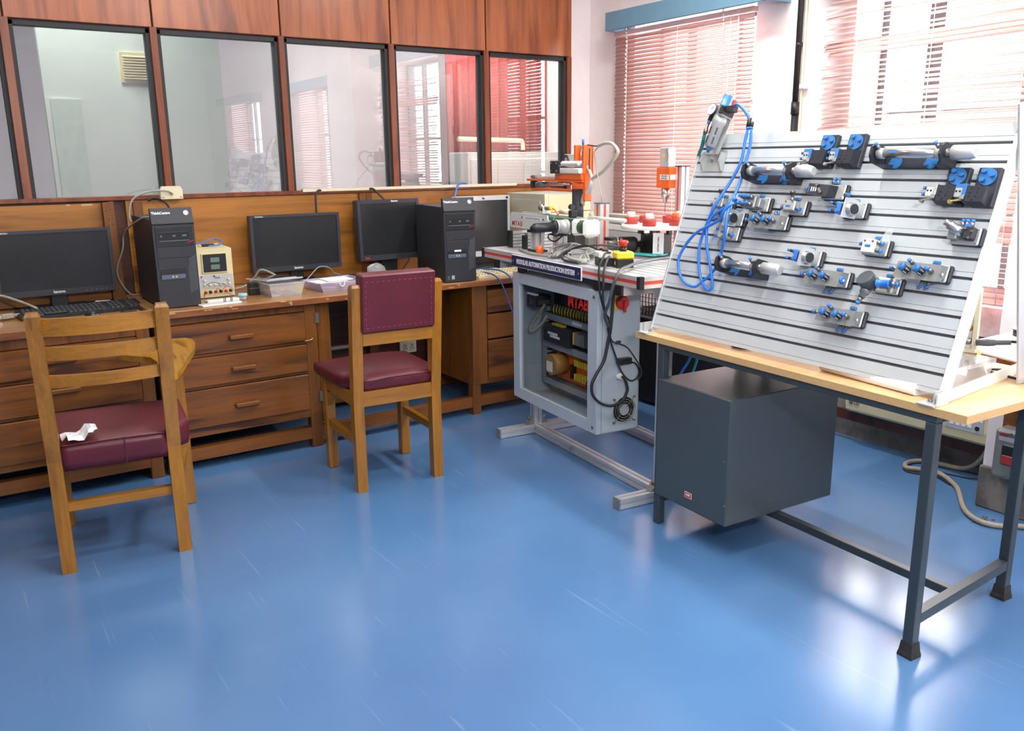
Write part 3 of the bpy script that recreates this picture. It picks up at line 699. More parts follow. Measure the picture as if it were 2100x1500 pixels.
# ---- tower computers
def tower(label, loc, rz):
    t = thing('computer_tower', label, 'computer', loc, rz)
    B(-.086, .086, .035, .43, .006, .392, .003).build('case', M['pcside'], t)
    for x in (-.07, .07):
        for y in (.06, .40): B(x-.012, x+.012, y-.012, y+.012, 0, .006).build('foot', M['rubber'], t)
    # front bezel with its forward sloping head
    prof = [(.0, .004), (.035, .004), (.035, .435), (.018, .438), (-.004, .372), (.0, .365)]
    b = MB(); b.prism(prof, -.0875, .0875, 'x'); fb = b.build('front_bezel', M['pcblack'], t)
    yb = -.0006
    b = MB(); b.box(-.078, .078, yb-.002, .002, .272, .357, .001); b.build('drive_bay', M['black'], t)
    d = B(-.064, .062, -.0036, -.0005, .300, .335, .001).build('optical_drive', M['screen'], t)
    B(-.064, .062, -.0045, -.003, .295, .299).build('tray_lip', M['oldgrey'], d)
    for x, w in ((-.055, .008), (-.001, .012), (.042, .018)): B(x-w/2, x+w/2, -.0042, -.003, .314, .322).build('drive_mark', M['oldgrey'], d)
    MB().hexa([(.052, -.004, .284), (.078, -.004, .293), (.078, -.002, .293), (.052, -.002, .284), (.052, -.004, .2865), (.078, -.004, .2955), (.078, -.002, .2955), (.052, -.002, .2865)]).build('red_stroke', M['red'], t)
    B(-.078, .078, -.0018, .002, .222, .268, .001).build('blank_cover', M['pcblack'], t)
    B(-.078, .035, -.0018, .002, .172, .218, .001).build('blank_cover', M['pcblack'], t)
    p = B(-.074, .036, -.0012, .002, .128, .168, .001).build('port_recess', M['black'], t)
    B(-.070, .032, -.0028, -.001, .129, .149, .001).build('port_strip', M['oldgrey'], p)
    b = MB()
    for x in (-.045, .016): b.box(x-.008, x+.008, -.0042, -.0028, .138, .143)
    b.build('usb_port', M['festoblue'], p)
    for x in (-.022, -.007): MB().cyl((x, -.0042, .140), (x, -.0028, .140), .0042, None, 10).build('audio_port', M['silver'], p)
    b = MB()                                   # slanted vent ribs
    for k in range(28):
        z = .062+k*.0056; zz = z+.020
        x0 = .046 if zz < .205 else .052
        b.hexa([(x0, -.0022, z), (.082, -.0022, z+.016), (.082, .001, z+.016), (x0, .001, z), (x0, -.0022, z+.0022), (.082, -.0022, z+.0182), (.082, .001, z+.0182), (x0, .001, z+.0022)])
    stuff(b.build('vent_rib', M['oldgrey'], t))
    b = MB()
    for k in range(22):
        z = .03+k*.0062; b.box(-.0882, -.087, .006, .026, z, z+.0026)
    stuff(b.build('side_slot', M['black'], t))
    B(-.0872, -.0858, .045, .060, .185, .215, .0005).build('latch_recess', M['black'], t)
    hd = Matrix.Translation((0, .0065, .405)) @ Matrix.Rotation(R(-18.5), 4, 'X') @ Matrix.Rotation(PI/2, 4, 'X')
    text('lettering', 'ThinkCentre', .015, M['whitepaint'], t, hd @ Matrix.Translation((-.045, .012, .0008)), .0004, .0006)
    b = MB(); b.M = hd; b.lathe((.060, .010, .0), (0, 0, 1), [(0, .0115), (.0025, .0115), (.0025, .008), (.0012, .008)], 20); pb = b.build('power_button', M['silver'], t)
    b = MB(); b.M = hd; b.box(.0545, .0655, .0085, .0115, .002, .003); b.box(.0585, .0615, .0045, .0155, .002, .003); b.build('power_mark', M['whitepaint'], pb)
    b = MB()
    b.box(-.076, -.063, -.0008, .0002, .018, .036); b.build('sticker', M['oldgrey'], t)
    return t
tower('charcoal tower computer beside the cream power supply', (.880, -.603, .75), 0)
tw = tower('charcoal tower computer at the desk edge right of the maroon chair', (2.282, -.683, .75), R(-8))
B(-.052, -.036, -.0008, .0002, .018, .038).build('sticker', M['silver'], tw)
B(-.034, .004, -.0014, -.0004, .161, .171).build('torn_sticker', M['paper'], tw)

# ---- bench power supply
t = thing('power_supply', 'cream bench power supply with two small displays and terminals', 'power supply', (1.098, -.41, .75))
b = MB(); b.hexa([(-.088, 0, .004), (.078, 0, .004), (.095, .30, .004), (-.07, .30, .004), (-.088, 0, .232), (.078, 0, .232), (.095, .30, .232), (-.07, .30, .232)]); b.build('case', M['creamdirty'], t)
MX = Matrix.Translation((-.005, 0, 0))
b = MB(); b.box(-.066, .054, -.006, 0, .118, .214, .002); b.build('display_frame', M['creamdirty'], t)
s = B(-.060, .048, -.0075, -.005, .124, .208, .001).build('display_window', M['black'], t)
for z in (.170, .137): B(-.025, .016, -.0086, -.007, z, z+.022).build('display', M['lcd'], s)
B(-.086, .073, -.0015, 0, .046, .110, .0005).build('front_panel', M['silver'], t)
for x, z in ((-.06, .086), (.052, .086), (-.06, .064), (-.036, .064), (-.012, .064), (.012, .064), (.033, .064), (.055, .066)):
    MB().lathe((x, -.001, z), (0, -1, 0), [(0, .0062), (.009, .0055), (.010, .003)], 12).build('knob', M['cream'], t)
for k, x in enumerate((-.058, -.037, -.012, .011, .036, .058)):
    MB().lathe((x, 0, .030), (0, -1, 0), [(0, .0072), (.006, .0072), (.008, .0055), (.018, .0055), (.019, .003)], 12).build('terminal', M['red'] if k in (0, 2, 4) else M['black'], t)
MB().cyl((-.072, -.001, .104), (-.072, -.006, .104), .004, None, 8).build('red_button', M['red'], t)
for x, q in ((-.014, 'black'), (0, 'cream'), (.014, 'cream')): B(x-.0035, x+.0035, -.006, -.001, .100, .107, .001).build('push_button', M[q], t)
B(-.012, .014, -.0022, -.001, .0925, .0965).build('blue_logo', M['festoblue'], t)
b = MB(); b.tube([(-.06, -.012, .064), (-.03, -.03, .078), (.01, -.035, .07), (.035, -.02, .066)], .0012, 5); b.tube([(-.058, -.012, .03), (-.075, -.03, .02), (-.07, -.04, .003)], .0012, 5)
b.build('test_lead', M['cable_black'], t)
b = MB(); b.tube([(-.012, -.02, .032), (-.014, -.05, .05), (.02, -.09, .03), (.04, -.13, .022)], .0013, 5); b.tube([(.011, -.02, .032), (.03, -.05, .06), (.055, -.08, .04), (.068, -.11, .022)], .0013, 5)
b.build('striped_lead', M['stitch'], t)
tag(MB((1.11, -.26, .985)).tube([(1.03, -.22, .987), (1.08, -.25, 1.0), (1.15, -.22, 1.012), (1.175, -.27, 1.0), (1.14, -.33, .992), (1.09, -.34, .99)], .0035, 7).build('usb_cable', M['cable_blue']), 'short blue cable looped on the cream power supply', 'cable').location = (1.11, -.26, .985)
t = thing('usb_plug', 'black adapter lying under the blue loop on the power supply', 'adapter', (1.105, -.27, .982))
B(-.03, .03, -.014, .014, 0, .012, .003).build('body', M['black'], t); B(-.045, -.03, -.008, .008, .002, .009).build('plug', M['steel'], t)

# ---- breadboard and lidded bottle cap at the front of the desk
t = thing('breadboard', 'white solderless breadboard at the desk edge by the tower', 'breadboard', (1.045, -.628, .75), R(7))
B(-.092, .092, -.028, .028, 0, .0085, .002).build('board', M['white'], t)
h = MB()
for i in range(30):
    for j in range(10):
        x = -.084+i*.0058; y = -.018+j*.0036+(.003 if j > 4 else 0); h.box(x-.0006, x+.0006, y-.0006, y+.0006, .0084, .0089)
stuff(h.build('contact_hole', M['oldgrey'], t))
for x in (.02, .027, .052, .058): B(x-.0012, x+.0012, .003, .006, .008, .028).build('pin', M['black'], t)
t = thing('white_tray', 'flat white plastic tray behind the breadboard', 'tray', (1.075, -.555, .75), R(4))
B(-.075, .075, -.02, .02, 0, .014, .003).build('tray', M['white'], t)
t = thing('small_pot', 'small clear pot with pale blue lid beside the breadboard', 'pot', (1.168, -.560, .75))
MB().lathe((0, 0, 0), (0, 0, 1), [(0, .017), (.018, .019)], 18).build('pot', M['clear'], t)
MB().lathe((0, 0, .018), (0, 0, 1), [(0, .0215), (.012, .0215), (.013, .018)], 20).build('lid', mat('pale_blue_lid', (150, 205, 224), .4), t)
t = thing('power_adapter', 'black plug in power adapter left of the clear box', 'adapter', (1.262, -.43, .75))
B(-.027, .027, -.02, .02, 0, .062, .004).build('body', M['black'], t); B(-.027, .027, -.0215, -.02, .032, .036).build('seam', M['oldgrey'], t)

# ---- clear box with parts, lilac tray
t = thing('storage_box', 'clear plastic box of small parts with lid ajar on the desk', 'box', (1.365, -.475, .75), R(4))
b = MB(); tp, bt = (.105, .125), (.09, .108)
def frus(b, w0, d0, w1, d1, z0, z1):
    return b.hexa([(-w0, -d0, z0), (w0, -d0, z0), (w0, d0, z0), (-w0, d0, z0), (-w1, -d1, z1), (w1, -d1, z1), (w1, d1, z1), (-w1, d1, z1)])
frus(b, .075, .105, .088, .12, .0, .06); b.build('tub', M['clear'], t)
b = MB(); b.box(-.091, .091, -.123, .123, .060, .066, .002); b.build('rim', M['clear'], t)
b = MB(); b.M = Matrix.Translation((-.005, .02, .072)) @ Matrix.Rotation(R(-3), 4, 'X') @ Matrix.Rotation(R(3), 4, 'Z'); b.box(-.094, .094, -.12, .12, 0, .008, .003); b.box(-.07, .07, -.095, .095, .008, .010); b.build('lid', M['clear'], t)
r = random.Random(2); b = MB()
for k in range(26):
    x, y, z = r.uniform(-.06, .06), r.uniform(-.085, .085), r.uniform(.004, .035); b.M = Matrix.Translation((x, y, z)) @ Euler((r.random(), r.random(), r.random()*3)).to_matrix().to_4x4()
    b.box(-.018, .018, -.008, .008, -.003, .003)
stuff(b.build('small_parts', M['paper'], t))
t = thing('component_tray', 'lilac translucent tray of papers and circuit boards on the desk', 'tray', (1.665, -.475, .75), R(8))
b = MB(); z1 = .046
outer = [(-.135, -.095), (.135, -.095), (.135, .10), (-.135, .10)]
for (x0, y0), (x1, y1), in zip(outer, outer[1:]+outer[:1]):
    ins = .86
    b.hexa([(x0*ins, y0*ins, 0), (x1*ins, y1*ins, 0), (x1*ins*.98, y1*ins*.98, 0), (x0*ins*.98, y0*ins*.98, 0), (x0*1.06, y0*1.06, z1), (x1*1.06, y1*1.06, z1), (x1*1.04, y1*1.04, z1), (x0*1.04, y0*1.04, z1)])
b.box(-.115, .115, -.08, .085, 0, .003); b.build('tub', M['lilac'], t)
r = random.Random(3)
for k in range(7):
    b = MB(); b.M = Matrix.Translation((r.uniform(-.04, .04), r.uniform(-.02, .02), .010+k*.0055)) @ Matrix.Rotation(r.uniform(-.25, .25), 4, 'Z') @ Matrix.Rotation(r.uniform(-.06, .06), 4, 'X')
    w = r.uniform(.05, .095); b.box(-w, w, -.05, .05, 0, .003); b.build('paper' if k % 2 else 'circuit_board', M['paper'] if k in (1, 4, 6, 5) else M['navy'], t)
for x in (-.02, .08): MB().tube([(x-.014, -.099, .046), (x-.012, -.101, .030), (x, -.100, .022), (x+.012, -.101, .030), (x+.014, -.099, .046)], .003, 6).build('clip', M['white'], t)
t = thing('note_pad', 'small yellow note pad lying behind the lilac tray', 'note pad', (1.532, -.345, .75), R(6))
B(-.03, .03, -.018, .018, 0, .030, .002).build('pad', M['yellow'], t)

# ---- keyboards and mouse
def keyboard(label, loc, rz, body, key, w=.45, d=.155, z=0):
    t = thing('keyboard', label, 'keyboard', loc, rz)
    b = MB(); b.hexa([(-w/2, -d/2, 0), (w/2, -d/2, 0), (w/2, d/2, 0), (-w/2, d/2, 0), (-w/2, -d/2, .012), (w/2, -d/2, .012), (w/2, d/2, .026), (-w/2, d/2, .026)]); b.build('body', body, t)
    me = MB().hexa([(-.0082, -.0078, 0), (.0082, -.0078, 0), (.0082, .0078, 0), (-.0082, .0078, 0), (-.0062, -.0056, .0075), (.0062, -.0056, .0075), (.0062, .0062, .0075), (-.0062, .0062, .0075)]).mesh('key', key)
    n = int((w-.03)/.0192); sl = math.atan2(.014, d)
    for j in range(6):
        y = -d/2+.022+j*.0215
        for i in range(n):
            x = -w/2+.024+i*.0192
            if int((w*.66)/.0192) == i or (int((w*.83)/.0192) == i): continue
            if j == 0 and 4 <= i <= 8:
                if i == 6: B(x-.045, x+.045, y-.007, y+.007, .014, .021, .002).build('space_bar', key, t)
                continue
            inst(me, 'key', t, (x, y, .011+(y+d/2)*.09), (sl, 0, 0))
    return t
keyboard('black keyboard on the left desk in front of the monitor', (.51, -.34, .734), R(3), M['black'], M['pcblack'], .50, .17)
keyboard('black keyboard under the square monitor behind the maroon chair', (1.81, -.285, .75), R(2), M['black'], M['pcblack'], .44, .15)
keyboard('cream keyboard on the desk right of the second tower', (2.62, -.54, .75), R(4), M['cream'], M['creamdirty'], .40, .15)
t = thing('mouse', 'black mouse in front of the left keyboard', 'mouse', (.525, -.555, .732), R(8))
b = MB(); b.ball((0, 0, .008), .033, .95, 1.55, .8, 16); b.build('shell', M['black'], t)
B(-.016, .016, -.040, -.038, .022, .0235).build('wheel_slot', M['silver'], t)
MB((.525, -.555, .732)).tube([(.525, -.51, .745), (.55, -.44, .742), (.66, -.40, .745), (.72, -.45, .742), (.66, -.49, .738), (.72, -.52, .738)], .0022, 6).build('cord', M['cable_black'], t)

# ---- cream drawer unit on the desk corner
og = (3.19, -.25, .75)
t = thing('drawer_unit', 'beige metal drawer unit on the desk behind the robot arm', 'drawer unit', og)
b = MB(og); b.box(3.005, 3.36, -.435, -.04, .752, 1.178, .004); b.build('case', M['beigemetal'], t)
b = MB(og); b.box(3.0, 3.005, -.40, -.10, .80, 1.14); b.build('side_panel', M['beigemetal'], t)
for k in range(3):
    b = MB(og); z = 1.072-k*.104; b.box(3.03, 3.345, -.445, -.435, z, z+.098, .002); b.build('drawer', M['creamdrawer'], t)
b = MB(og); b.box(3.005, 3.03, -.442, -.435, .76, 1.178); b.build('frame_edge', M['creamdrawer'], t)

# ---- socket box on the ledge and desk cables
t = thing('network_socket', 'cream surface network socket box on the partition ledge', 'socket', (1.01, -.045, 1.205))
b = MB(); b.prism([(-.052, .0), (.052, .0), (.052, .045), (.042, .062), (-.042, .062), (-.052, .045)], -.018, .012, 'y'); b.build('cover', M['cream'], t)
B(-.006, .006, -.022, -.018, .018, .03).build('jack', M['brass'], t)
for x in (-.042, .042): B(x-.004, x+.004, -.0205, -.018, .006, .011).build('screw_cap', M['bakelite'], t)
tag(MB((.8, -.1, 1.1)).tube([(1.01, -.068, 1.232), (.98, -.09, 1.245), (.90, -.10, 1.245), (.82, -.10, 1.21), (.795, -.11, 1.13), (.805, -.125, 1.10)], .0045, 8).build('network_cable', M['cable_grey']), 'grey cable arching from the cream socket box', 'cable').location = (.8, -.1, 1.1)
tag(MB((.75, -.12, .9)).tube([(.815, -.50, 1.146), (.79, -.40, 1.135), (.765, -.12, 1.06), (.75, -.11, .98), (.715, -.10, .88), (.73, -.10, .81), (.765, -.11, .76), (.80, -.10, .757)], .0042, 8).build('network_cable', M['cable_grey']), 'grey cable hanging down left of the first tower', 'cable').location = (.75, -.12, .9)
tag(MB((.9, -.1, 1.18)).tube([(.90, -.05, 1.20), (.93, -.06, 1.212), (.97, -.09, 1.19), (.985, -.14, 1.14)], .005, 8).build('monitor_cable', M['cable_black']), 'short black cable hooked over the ledge behind first tower', 'cable').location = (.9, -.1, 1.18)
tag(MB((1.75, -.06, 1.1)).tube([(1.80, -.03, 1.222), (1.77, -.055, 1.224), (1.748, -.07, 1.19), (1.742, -.08, 1.08)], .0055, 8).build('monitor_cable', M['cable_black']), 'black cable looping over the ledge behind the middle monitor', 'cable').location = (1.75, -.06, 1.1)
tag(MB((2.1, -.06, 1.2)).tube([(2.075, -.03, 1.222), (2.09, -.06, 1.225), (2.105, -.09, 1.20), (2.125, -.13, 1.165)], .0055, 8).build('monitor_cable', M['cable_black']), 'black cable looping over the ledge behind the square monitor', 'cable').location = (2.1, -.06, 1.2)
tag(MB((2.65, -.06, 1.2)).tube([(2.72, -.03, 1.238), (2.66, -.05, 1.24), (2.63, -.07, 1.215), (2.60, -.09, 1.16)], .006, 8).build('network_cable', M['cable_blue']), 'bright blue cable hanging from the cream strip above second tower', 'cable').location = (2.65, -.06, 1.2)
tag(MB((2.6, -.6, .76)).tube([(2.48, -.30, .76), (2.52, -.42, .775), (2.56, -.60, .785), (2.56, -.72, .765), (2.53, -.82, .72), (2.49, -.95, .66)], .0045, 8).build('network_cable', M['cable_blue']), 'blue cable sagging from the cream keyboard to the enclosure, upper one', 'cable').location = (2.6, -.6, .76)
tag(MB((2.55, -.6, .76)).tube([(2.47, -.30, .756), (2.48, -.45, .768), (2.50, -.62, .772), (2.50, -.72, .745), (2.47, -.83, .68), (2.45, -.93, .585)], .0038, 8).build('network_cable', mat('dark_blue_cable', (56, 84, 170), .4)), 'darker blue cable sagging from the desk to the enclosure hinge', 'cable').location = (2.55, -.6, .76)
tag(MB((1.4, -.25, .77)).tube([(1.20, -.25, .76), (1.28, -.22, .765), (1.33, -.22, .80), (1.36, -.25, .845), (1.40, -.30, .83), (1.43, -.36, .80)], .0055, 8).build('power_cable', M['cable_grey']), 'grey cable arching left of the middle monitor', 'cable').location = (1.4, -.25, .77)
tag(MB((1.6, -.3, .8)).tube([(1.55, -.33, .77), (1.60, -.30, .80), (1.66, -.28, .84), (1.72, -.27, .83), (1.75, -.25, .80), (1.82, -.2, .775)], .003, 7).build('usb_cable', M['cable_grey']), 'thin olive cable looping in front of the middle monitor', 'cable').location = (1.6, -.3, .8)
tag(MB((1.9, -.3, .8)).tube([(1.95, -.46, .757), (2.02, -.42, .775), (2.10, -.36, .80), (2.165, -.33, .85)], .004, 7).build('power_cable', M['cable_black']), 'black cable running up behind the second keyboard', 'cable').location = (1.9, -.3, .8)
tag(MB((.2, -.3, .78)).tube([(.08, -.35, .765), (.14, -.30, .80), (.20, -.25, .825), (.27, -.27, .80), (.34, -.33, .765)], .006, 8).build('serial_cable', M['cable_dirty']), 'thick pale grey cable arching at the left frame edge', 'cable').location = (.2, -.3, .78)
t = thing('serial_plug', 'beige connector plug lying left of the black keyboard', 'plug', (.225, -.36, .735), R(15))
B(-.03, .02, -.012, .012, .004, .024, .003).build('body', M['cable_dirty'], t); B(.02, .045, -.006, .006, .008, .02, .002).build('strain_relief', M['cable_dirty'], t); B(-.042, -.03, -.010, .010, .006, .022).build('shell', M['steel'], t)
t = thing('plastic_tag', 'small white adapter lying behind the left keyboard', 'adapter', (.63, -.15, .733), R(-20))
B(-.035, .035, -.014, .014, 0, .016, .004).build('body', M['white'], t)
t = thing('plastic_wrap', 'crumpled clear wrapping under the square monitor', 'wrapping', (2.02, -.21, .75))
b = MB(); b.ball((0, 0, .03), .05, 1.2, .6, .75, 12)
rr = random.Random(6)
for v in b.bm.verts: v.co += Vector((rr.uniform(-.008, .008), rr.uniform(-.008, .008), rr.uniform(-.01, .012))); v.co.z = max(v.co.z, .001)
for f in b.bm.faces: f.smooth = False
b.build('film', M['clear'], t)
# ================================================================== CHAIRS
def cushion(b, W0, W1, D0, D1, z0, z1, crown, n=10, r=.018, neck=None, off=0.0):
    """upholstered block: W0/W1 half widths at back/front"""
    bm = b.bm; top = []
    for j in range(n+1):
        v = j/n; y = D0+(D1-D0)*v; row = []
        hw = W0+(W1-W0)*v
        if neck is not None:
            q = min(1, max(0, (v-.10)/.20)); q = q*q*(3-2*q); hw = W0+(neck-W0)*q+(W1-neck)*v*q
        oo = off*min(1, max(0, (v-.10)/.2))
        for i in range(n+1):
            u = -1+2*i/n; e = max(0, 1-abs(u)**4)*max(0, 1-abs(2*v-1)**4)
            row.append((oo+u*hw, y, z1+crown*e))
        top.append(row)
    tv = [[bm.verts.new(p) for p in row] for row in top]
    fs = [bm.faces.new((tv[j][i], tv[j][i+1], tv[j+1][i+1], tv[j+1][i])) for j in range(n) for i in range(n)]
    for f in fs: f.smooth = True; f.material_index = 0
    loop = [tv[0][i] for i in range(n+1)]+[tv[j][n] for j in range(1, n+1)]+[tv[n][i] for i in range(n-1, -1, -1)]+[tv[j][0] for j in range(n-1, 0, -1)]
    cx, cyy = 0, (D0+D1)/2
    def ringat(s, z): return [bm.verts.new((cx+(v.co.x-cx)*s, cyy+(v.co.y-cyy)*s, z)) for v in loop]
    prev = loop
    for s, z in ((1.012, z1-.25*(z1-z0)), (1.012, z0+.3*(z1-z0)), (.985, z0)):
        cur = ringat(s, z); m_ = len(loop)
        for i in range(m_):
            f = bm.faces.new((prev[i], cur[i], cur[(i+1) % m_], prev[(i+1) % m_])); f.smooth = True; f.material_index = 1
        prev = cur
    f = bm.faces.new(prev); f.material_index = 1
    return b

# ---- ladder back arm chair with writing tablet (left)
t = thing('tablet_chair', 'ladder back teak chair with writing tablet and worn maroon seat', 'chair', (.452, -1.235, 0), R(-7.2))
HW, YB, YF = .212, -.222, .225
def rear_leg(sx, HW, YB, th, rake, ztop, zs=.40, fl=0.0):
    b = MB(); x0 = sx*HW; xi = sx*(HW-th)
    a, c = min(x0, xi), max(x0, xi)
    def q(z, y): return [(a, y, z), (c, y, z), (c, y+th, z), (a, y+th, z)]
    lv = [(0, YB-fl), (zs, YB), (ztop-.012, YB-rake), (ztop, YB-rake-.002)]
    vs = []
    for k, (z, y) in enumerate(lv):
        s = .006 if k == 3 else 0
        P = q(z, y); P = [(x+(s if x == a else -s), yy+(s if yy == y else -s), zz) for x, yy, zz in P]
        vs.append([b.bm.verts.new(p) for p in P])
    for A, Bv in zip(vs[:-1], vs[1:]):
        for i in range(4): b.bm.faces.new((A[i], A[(i+1) % 4], Bv[(i+1) % 4], Bv[i]))
    b.bm.faces.new(vs[0]); b.bm.faces.new(vs[-1][::-1]); return b
for sx in (-1, 1): rear_leg(sx, HW, YB, .045, .105, .925, fl=.02).build('rear_leg', M['chair'], t)
for sx in (-1, 1):
    x0, x1 = (-.210, -.166) if sx < 0 else (.240, .284)
    ya = .198 if sx < 0 else .220
    B(x0, x1, ya, ya+.045, 0, .44 if sx < 0 else .635, .003).build('front_leg', M['chair'], t)
def yback(z): return YB-.105*max(0, (z-.40))/.525
for z0, z1 in ((.845, .902), (.762, .806), (.668, .708)):
    b = MB(); n = 10; L = HW-.042; F, K = [], []
    yc = yback((z0+z1)/2)+.012
    P = [(-L+2*L*i/n, yc-.030*(1-(2*i/n-1)**2)) for i in range(n+1)]
    b.prism(P+[(x, y+.02) for x, y in P[::-1]], z0, z1, 'z'); b.build('back_slat', M['chairx'], t)
B(-HW+.045, HW-.045, YB+.01, YB+.035, .215, .247).build('rear_stretcher', M['chairx'], t)
for sx in (-1, 1):
    x0, x1 = sorted((sx*(HW-.010), sx*(HW-.03))); x2, x3 = (-.205, -.185) if sx < 0 else (.248, .268)
    b = MB(); b.hexa([(x0, YB+.03, .215), (x1, YB+.03, .215), (x3, YF-.01, .215), (x2, YF-.01, .215), (x0, YB+.03, .248), (x1, YB+.03, .248), (x3, YF-.01, .248), (x2, YF-.01, .248)]); b.build('side_stretcher', M['chair'], t)
B(-HW+.04, HW-.04, YF-.045, YF-.02, .33, .37).build('seat_rail', M['chairx'], t)
s = cushion(MB(), .165, .232, YB-.0, YF+.02, .362, .452, .012, 14, neck=.232, off=.024).build('seat', [M['maroon_top'], M['maroon']], t)
b = MB(); b.tube([(-.165, YB-.003, .454), (-.1, YB-.004, .455), (0, YB-.002, .456), (.1, YB-.004, .455), (.165, YB-.003, .454)], .0025, 5); b.build('piping', M['maroon'], s)
B(.03, .034, YB-.007, YB-.001, .365, .45).build('seam', M['maroon'], s)
# writing tablet, in chair coordinates
inv = t.rotation_euler.to_matrix().inverted()
W = [(.846, -.892), (.838, -.97), (.80, -1.10), (.738, -1.255), (.690, -1.38), (.650, -1.47), (.620, -1.515), (.597, -1.515), (.600, -1.46), (.618, -1.36), (.630, -1.24), (.626, -1.16), (.606, -1.125), (.575, -1.085), (.545, -1.04), (.534, -.99), (.535, -.94), (.60, -.885), (.70, -.845), (.78, -.835), (.828, -.85)]
P = [(inv @ (Vector((x, y, .65))-Vector((.452, -1.235, 0))))[:2] for x, y in W]
MB().prism(P[::-1], .637, .660, 'z').build('writing_tablet', M['tablet'], t)
# crumpled paper on the seat
t = thing('crumpled_paper', 'crumpled white paper scrap on the worn maroon seat', 'paper', (.325, -1.40, .46))
b = MB(); r = random.Random(12); n = 7
G = [[b.bm.verts.new(((i-n/2)*.016, (j-n/2)*.014, .006+r.uniform(0, .022)*(1 if 0 < i < n and 0 < j < n else .5)+ (.02 if i > 4 else 0))) for i in range(n+1)] for j in range(n+1)]
for j in range(n):
    for i in range(n):
        if (i, j) in ((0, 0), (0, 6), (6, 0), (0, 1)): continue
        b.bm.faces.new((G[j][i], G[j][i+1], G[j+1][i+1], G[j+1][i]))
for v in list(b.bm.verts):
    if not v.link_faces: b.bm.verts.remove(v)
b.build('sheet', M['paper'], t)

# ---- upholstered chair (middle)
t = thing('upholstered_chair', 'teak chair with maroon padded back and seat at the desk', 'chair', (1.567, -1.165, 0), R(-3.5))
HW, YB, YF = .200, -.203, .205
for sx in (-1, 1): rear_leg(sx, HW, YB, .044, .045, .895).build('rear_leg', M['chair'], t)
for sx in (-1, 1):
    x0, x1 = sorted((sx*(HW+.002), sx*(HW-.042)))
    B(x0, x1, YF-.045, YF, 0, .43, .003).build('front_leg', M['chair'], t)
    x0, x1 = sorted((sx*(HW-.004), sx*(HW-.028)))
    B(x0, x1, YB+.04, YF-.04, .378, .436).build('seat_rail', M['chair'], t)
    B(x0, x1, YB+.04, YF-.04, .205, .238).build('side_stretcher', M['chair'], t)
    b = MB(); b.hexa([(x0, YF-.10, .37), (x1, YF-.10, .37), (x1, YF-.045, .37), (x0, YF-.045, .37), (x0, YF-.10, .38), (x1, YF-.10, .38), (x1, YF-.045, .30), (x0, YF-.045, .30)]); b.build('corner_block', M['chair'], t)
B(-HW+.044, HW-.044, YB+.002, YB+.026, .376, .440).build('seat_rail', M['chairx'], t)
B(-HW+.044, HW-.044, YF-.035, YF-.012, .378, .436).build('seat_rail', M['chairx'], t)
B(-HW+.044, HW-.044, YB-.028, YB-.002, .640, .692, .002).build('back_rail', M['chairx'], t)
s = cushion(MB(), .158, .222, YB+.006, YF+.03, .440, .491, .030, neck=.212).build('seat', [M['maroon'], M['maroon']], t)
b = MB(); b.tube([(.158, YB+.004, .487), (0, YB+.003, .489), (-.158, YB+.004, .487), (-.19, 0, .488), (-.216, YF+.03, .487)], .003, 5, 4); b.build('piping', M['maroon'], s)
# padded back with stitched edge
MK = Matrix.Translation((0, YB-.030, .815)) @ Matrix.Rotation(R(5), 4, 'X')
b = MB(); b.M = MK; b.box(-.163, .163, -.024, .045, -.118, .122, .006); pd = b.build('back_pad', M['maroon'], t)
b = MB(); b.M = MK
for k in range(13):
    x = -.145+k*.0235; b.box(x, x+.010, -.0252, -.0238, .093, .0945); b.box(x, x+.010, -.0252, -.0238, -.098, -.0965)
for k in range(8):
    z = -.088+k*.023; b.box(-.1465, -.145, -.0252, -.0238, z, z+.010); b.box(.143, .1445, -.0252, -.0238, z, z+.010)
stuff(b.build('stitch', M['stitch'], pd))
# ================================================================== MODULAR AUTOMATION STATION
OM = Vector((2.345, -.83, 0)); dS = Vector((-.105, -.994, 0)).normalized(); bT = Vector((.994, -.105, 0)).normalized()
RZ = math.atan2(dS.y, dS.x)
def W3(s, t, z): return tuple(OM + dS*s + bT*t + Vector((0, 0, z)))
def sthing(name, label, cat, s, t, z, group=None):
    o = thing(name, label, cat, W3(s, t, z), RZ, group); o['org'] = (s, t, z); return o
def SB(o): return MB(tuple(o['org']))
def profile(b, p0, p1, w=.045, slot=.010, dep=.007, up=(0, 0, 1)):
    h = w/2; q = slot/2
    pts = []
    for k in range(4):
        c, s_ = round(math.cos(k*PI/2)), round(math.sin(k*PI/2))
        for x, y in ((h, -h+.001), (h, -q), (h-dep, -q), (h-dep, q), (h, q), (h, h-.001)):
            pts.append((x*c-y*s_, x*s_+y*c))
    p0, p1 = Vector(p0), Vector(p1); a = (p1-p0).normalized(); x = Vector(up).cross(a).normalized(); y = a.cross(x)
    old = b.M; mm = Matrix((x, y, a)).transposed().to_4x4(); mm.translation = p0; b.M = mm
    b.prism(pts, 0, (p1-p0).length, 'z'); b.M = old; return b
tr = sthing('automation_trolley', 'aluminium profile workstation trolley with red striped top by the desk', 'workstation', .65, .3, 0)
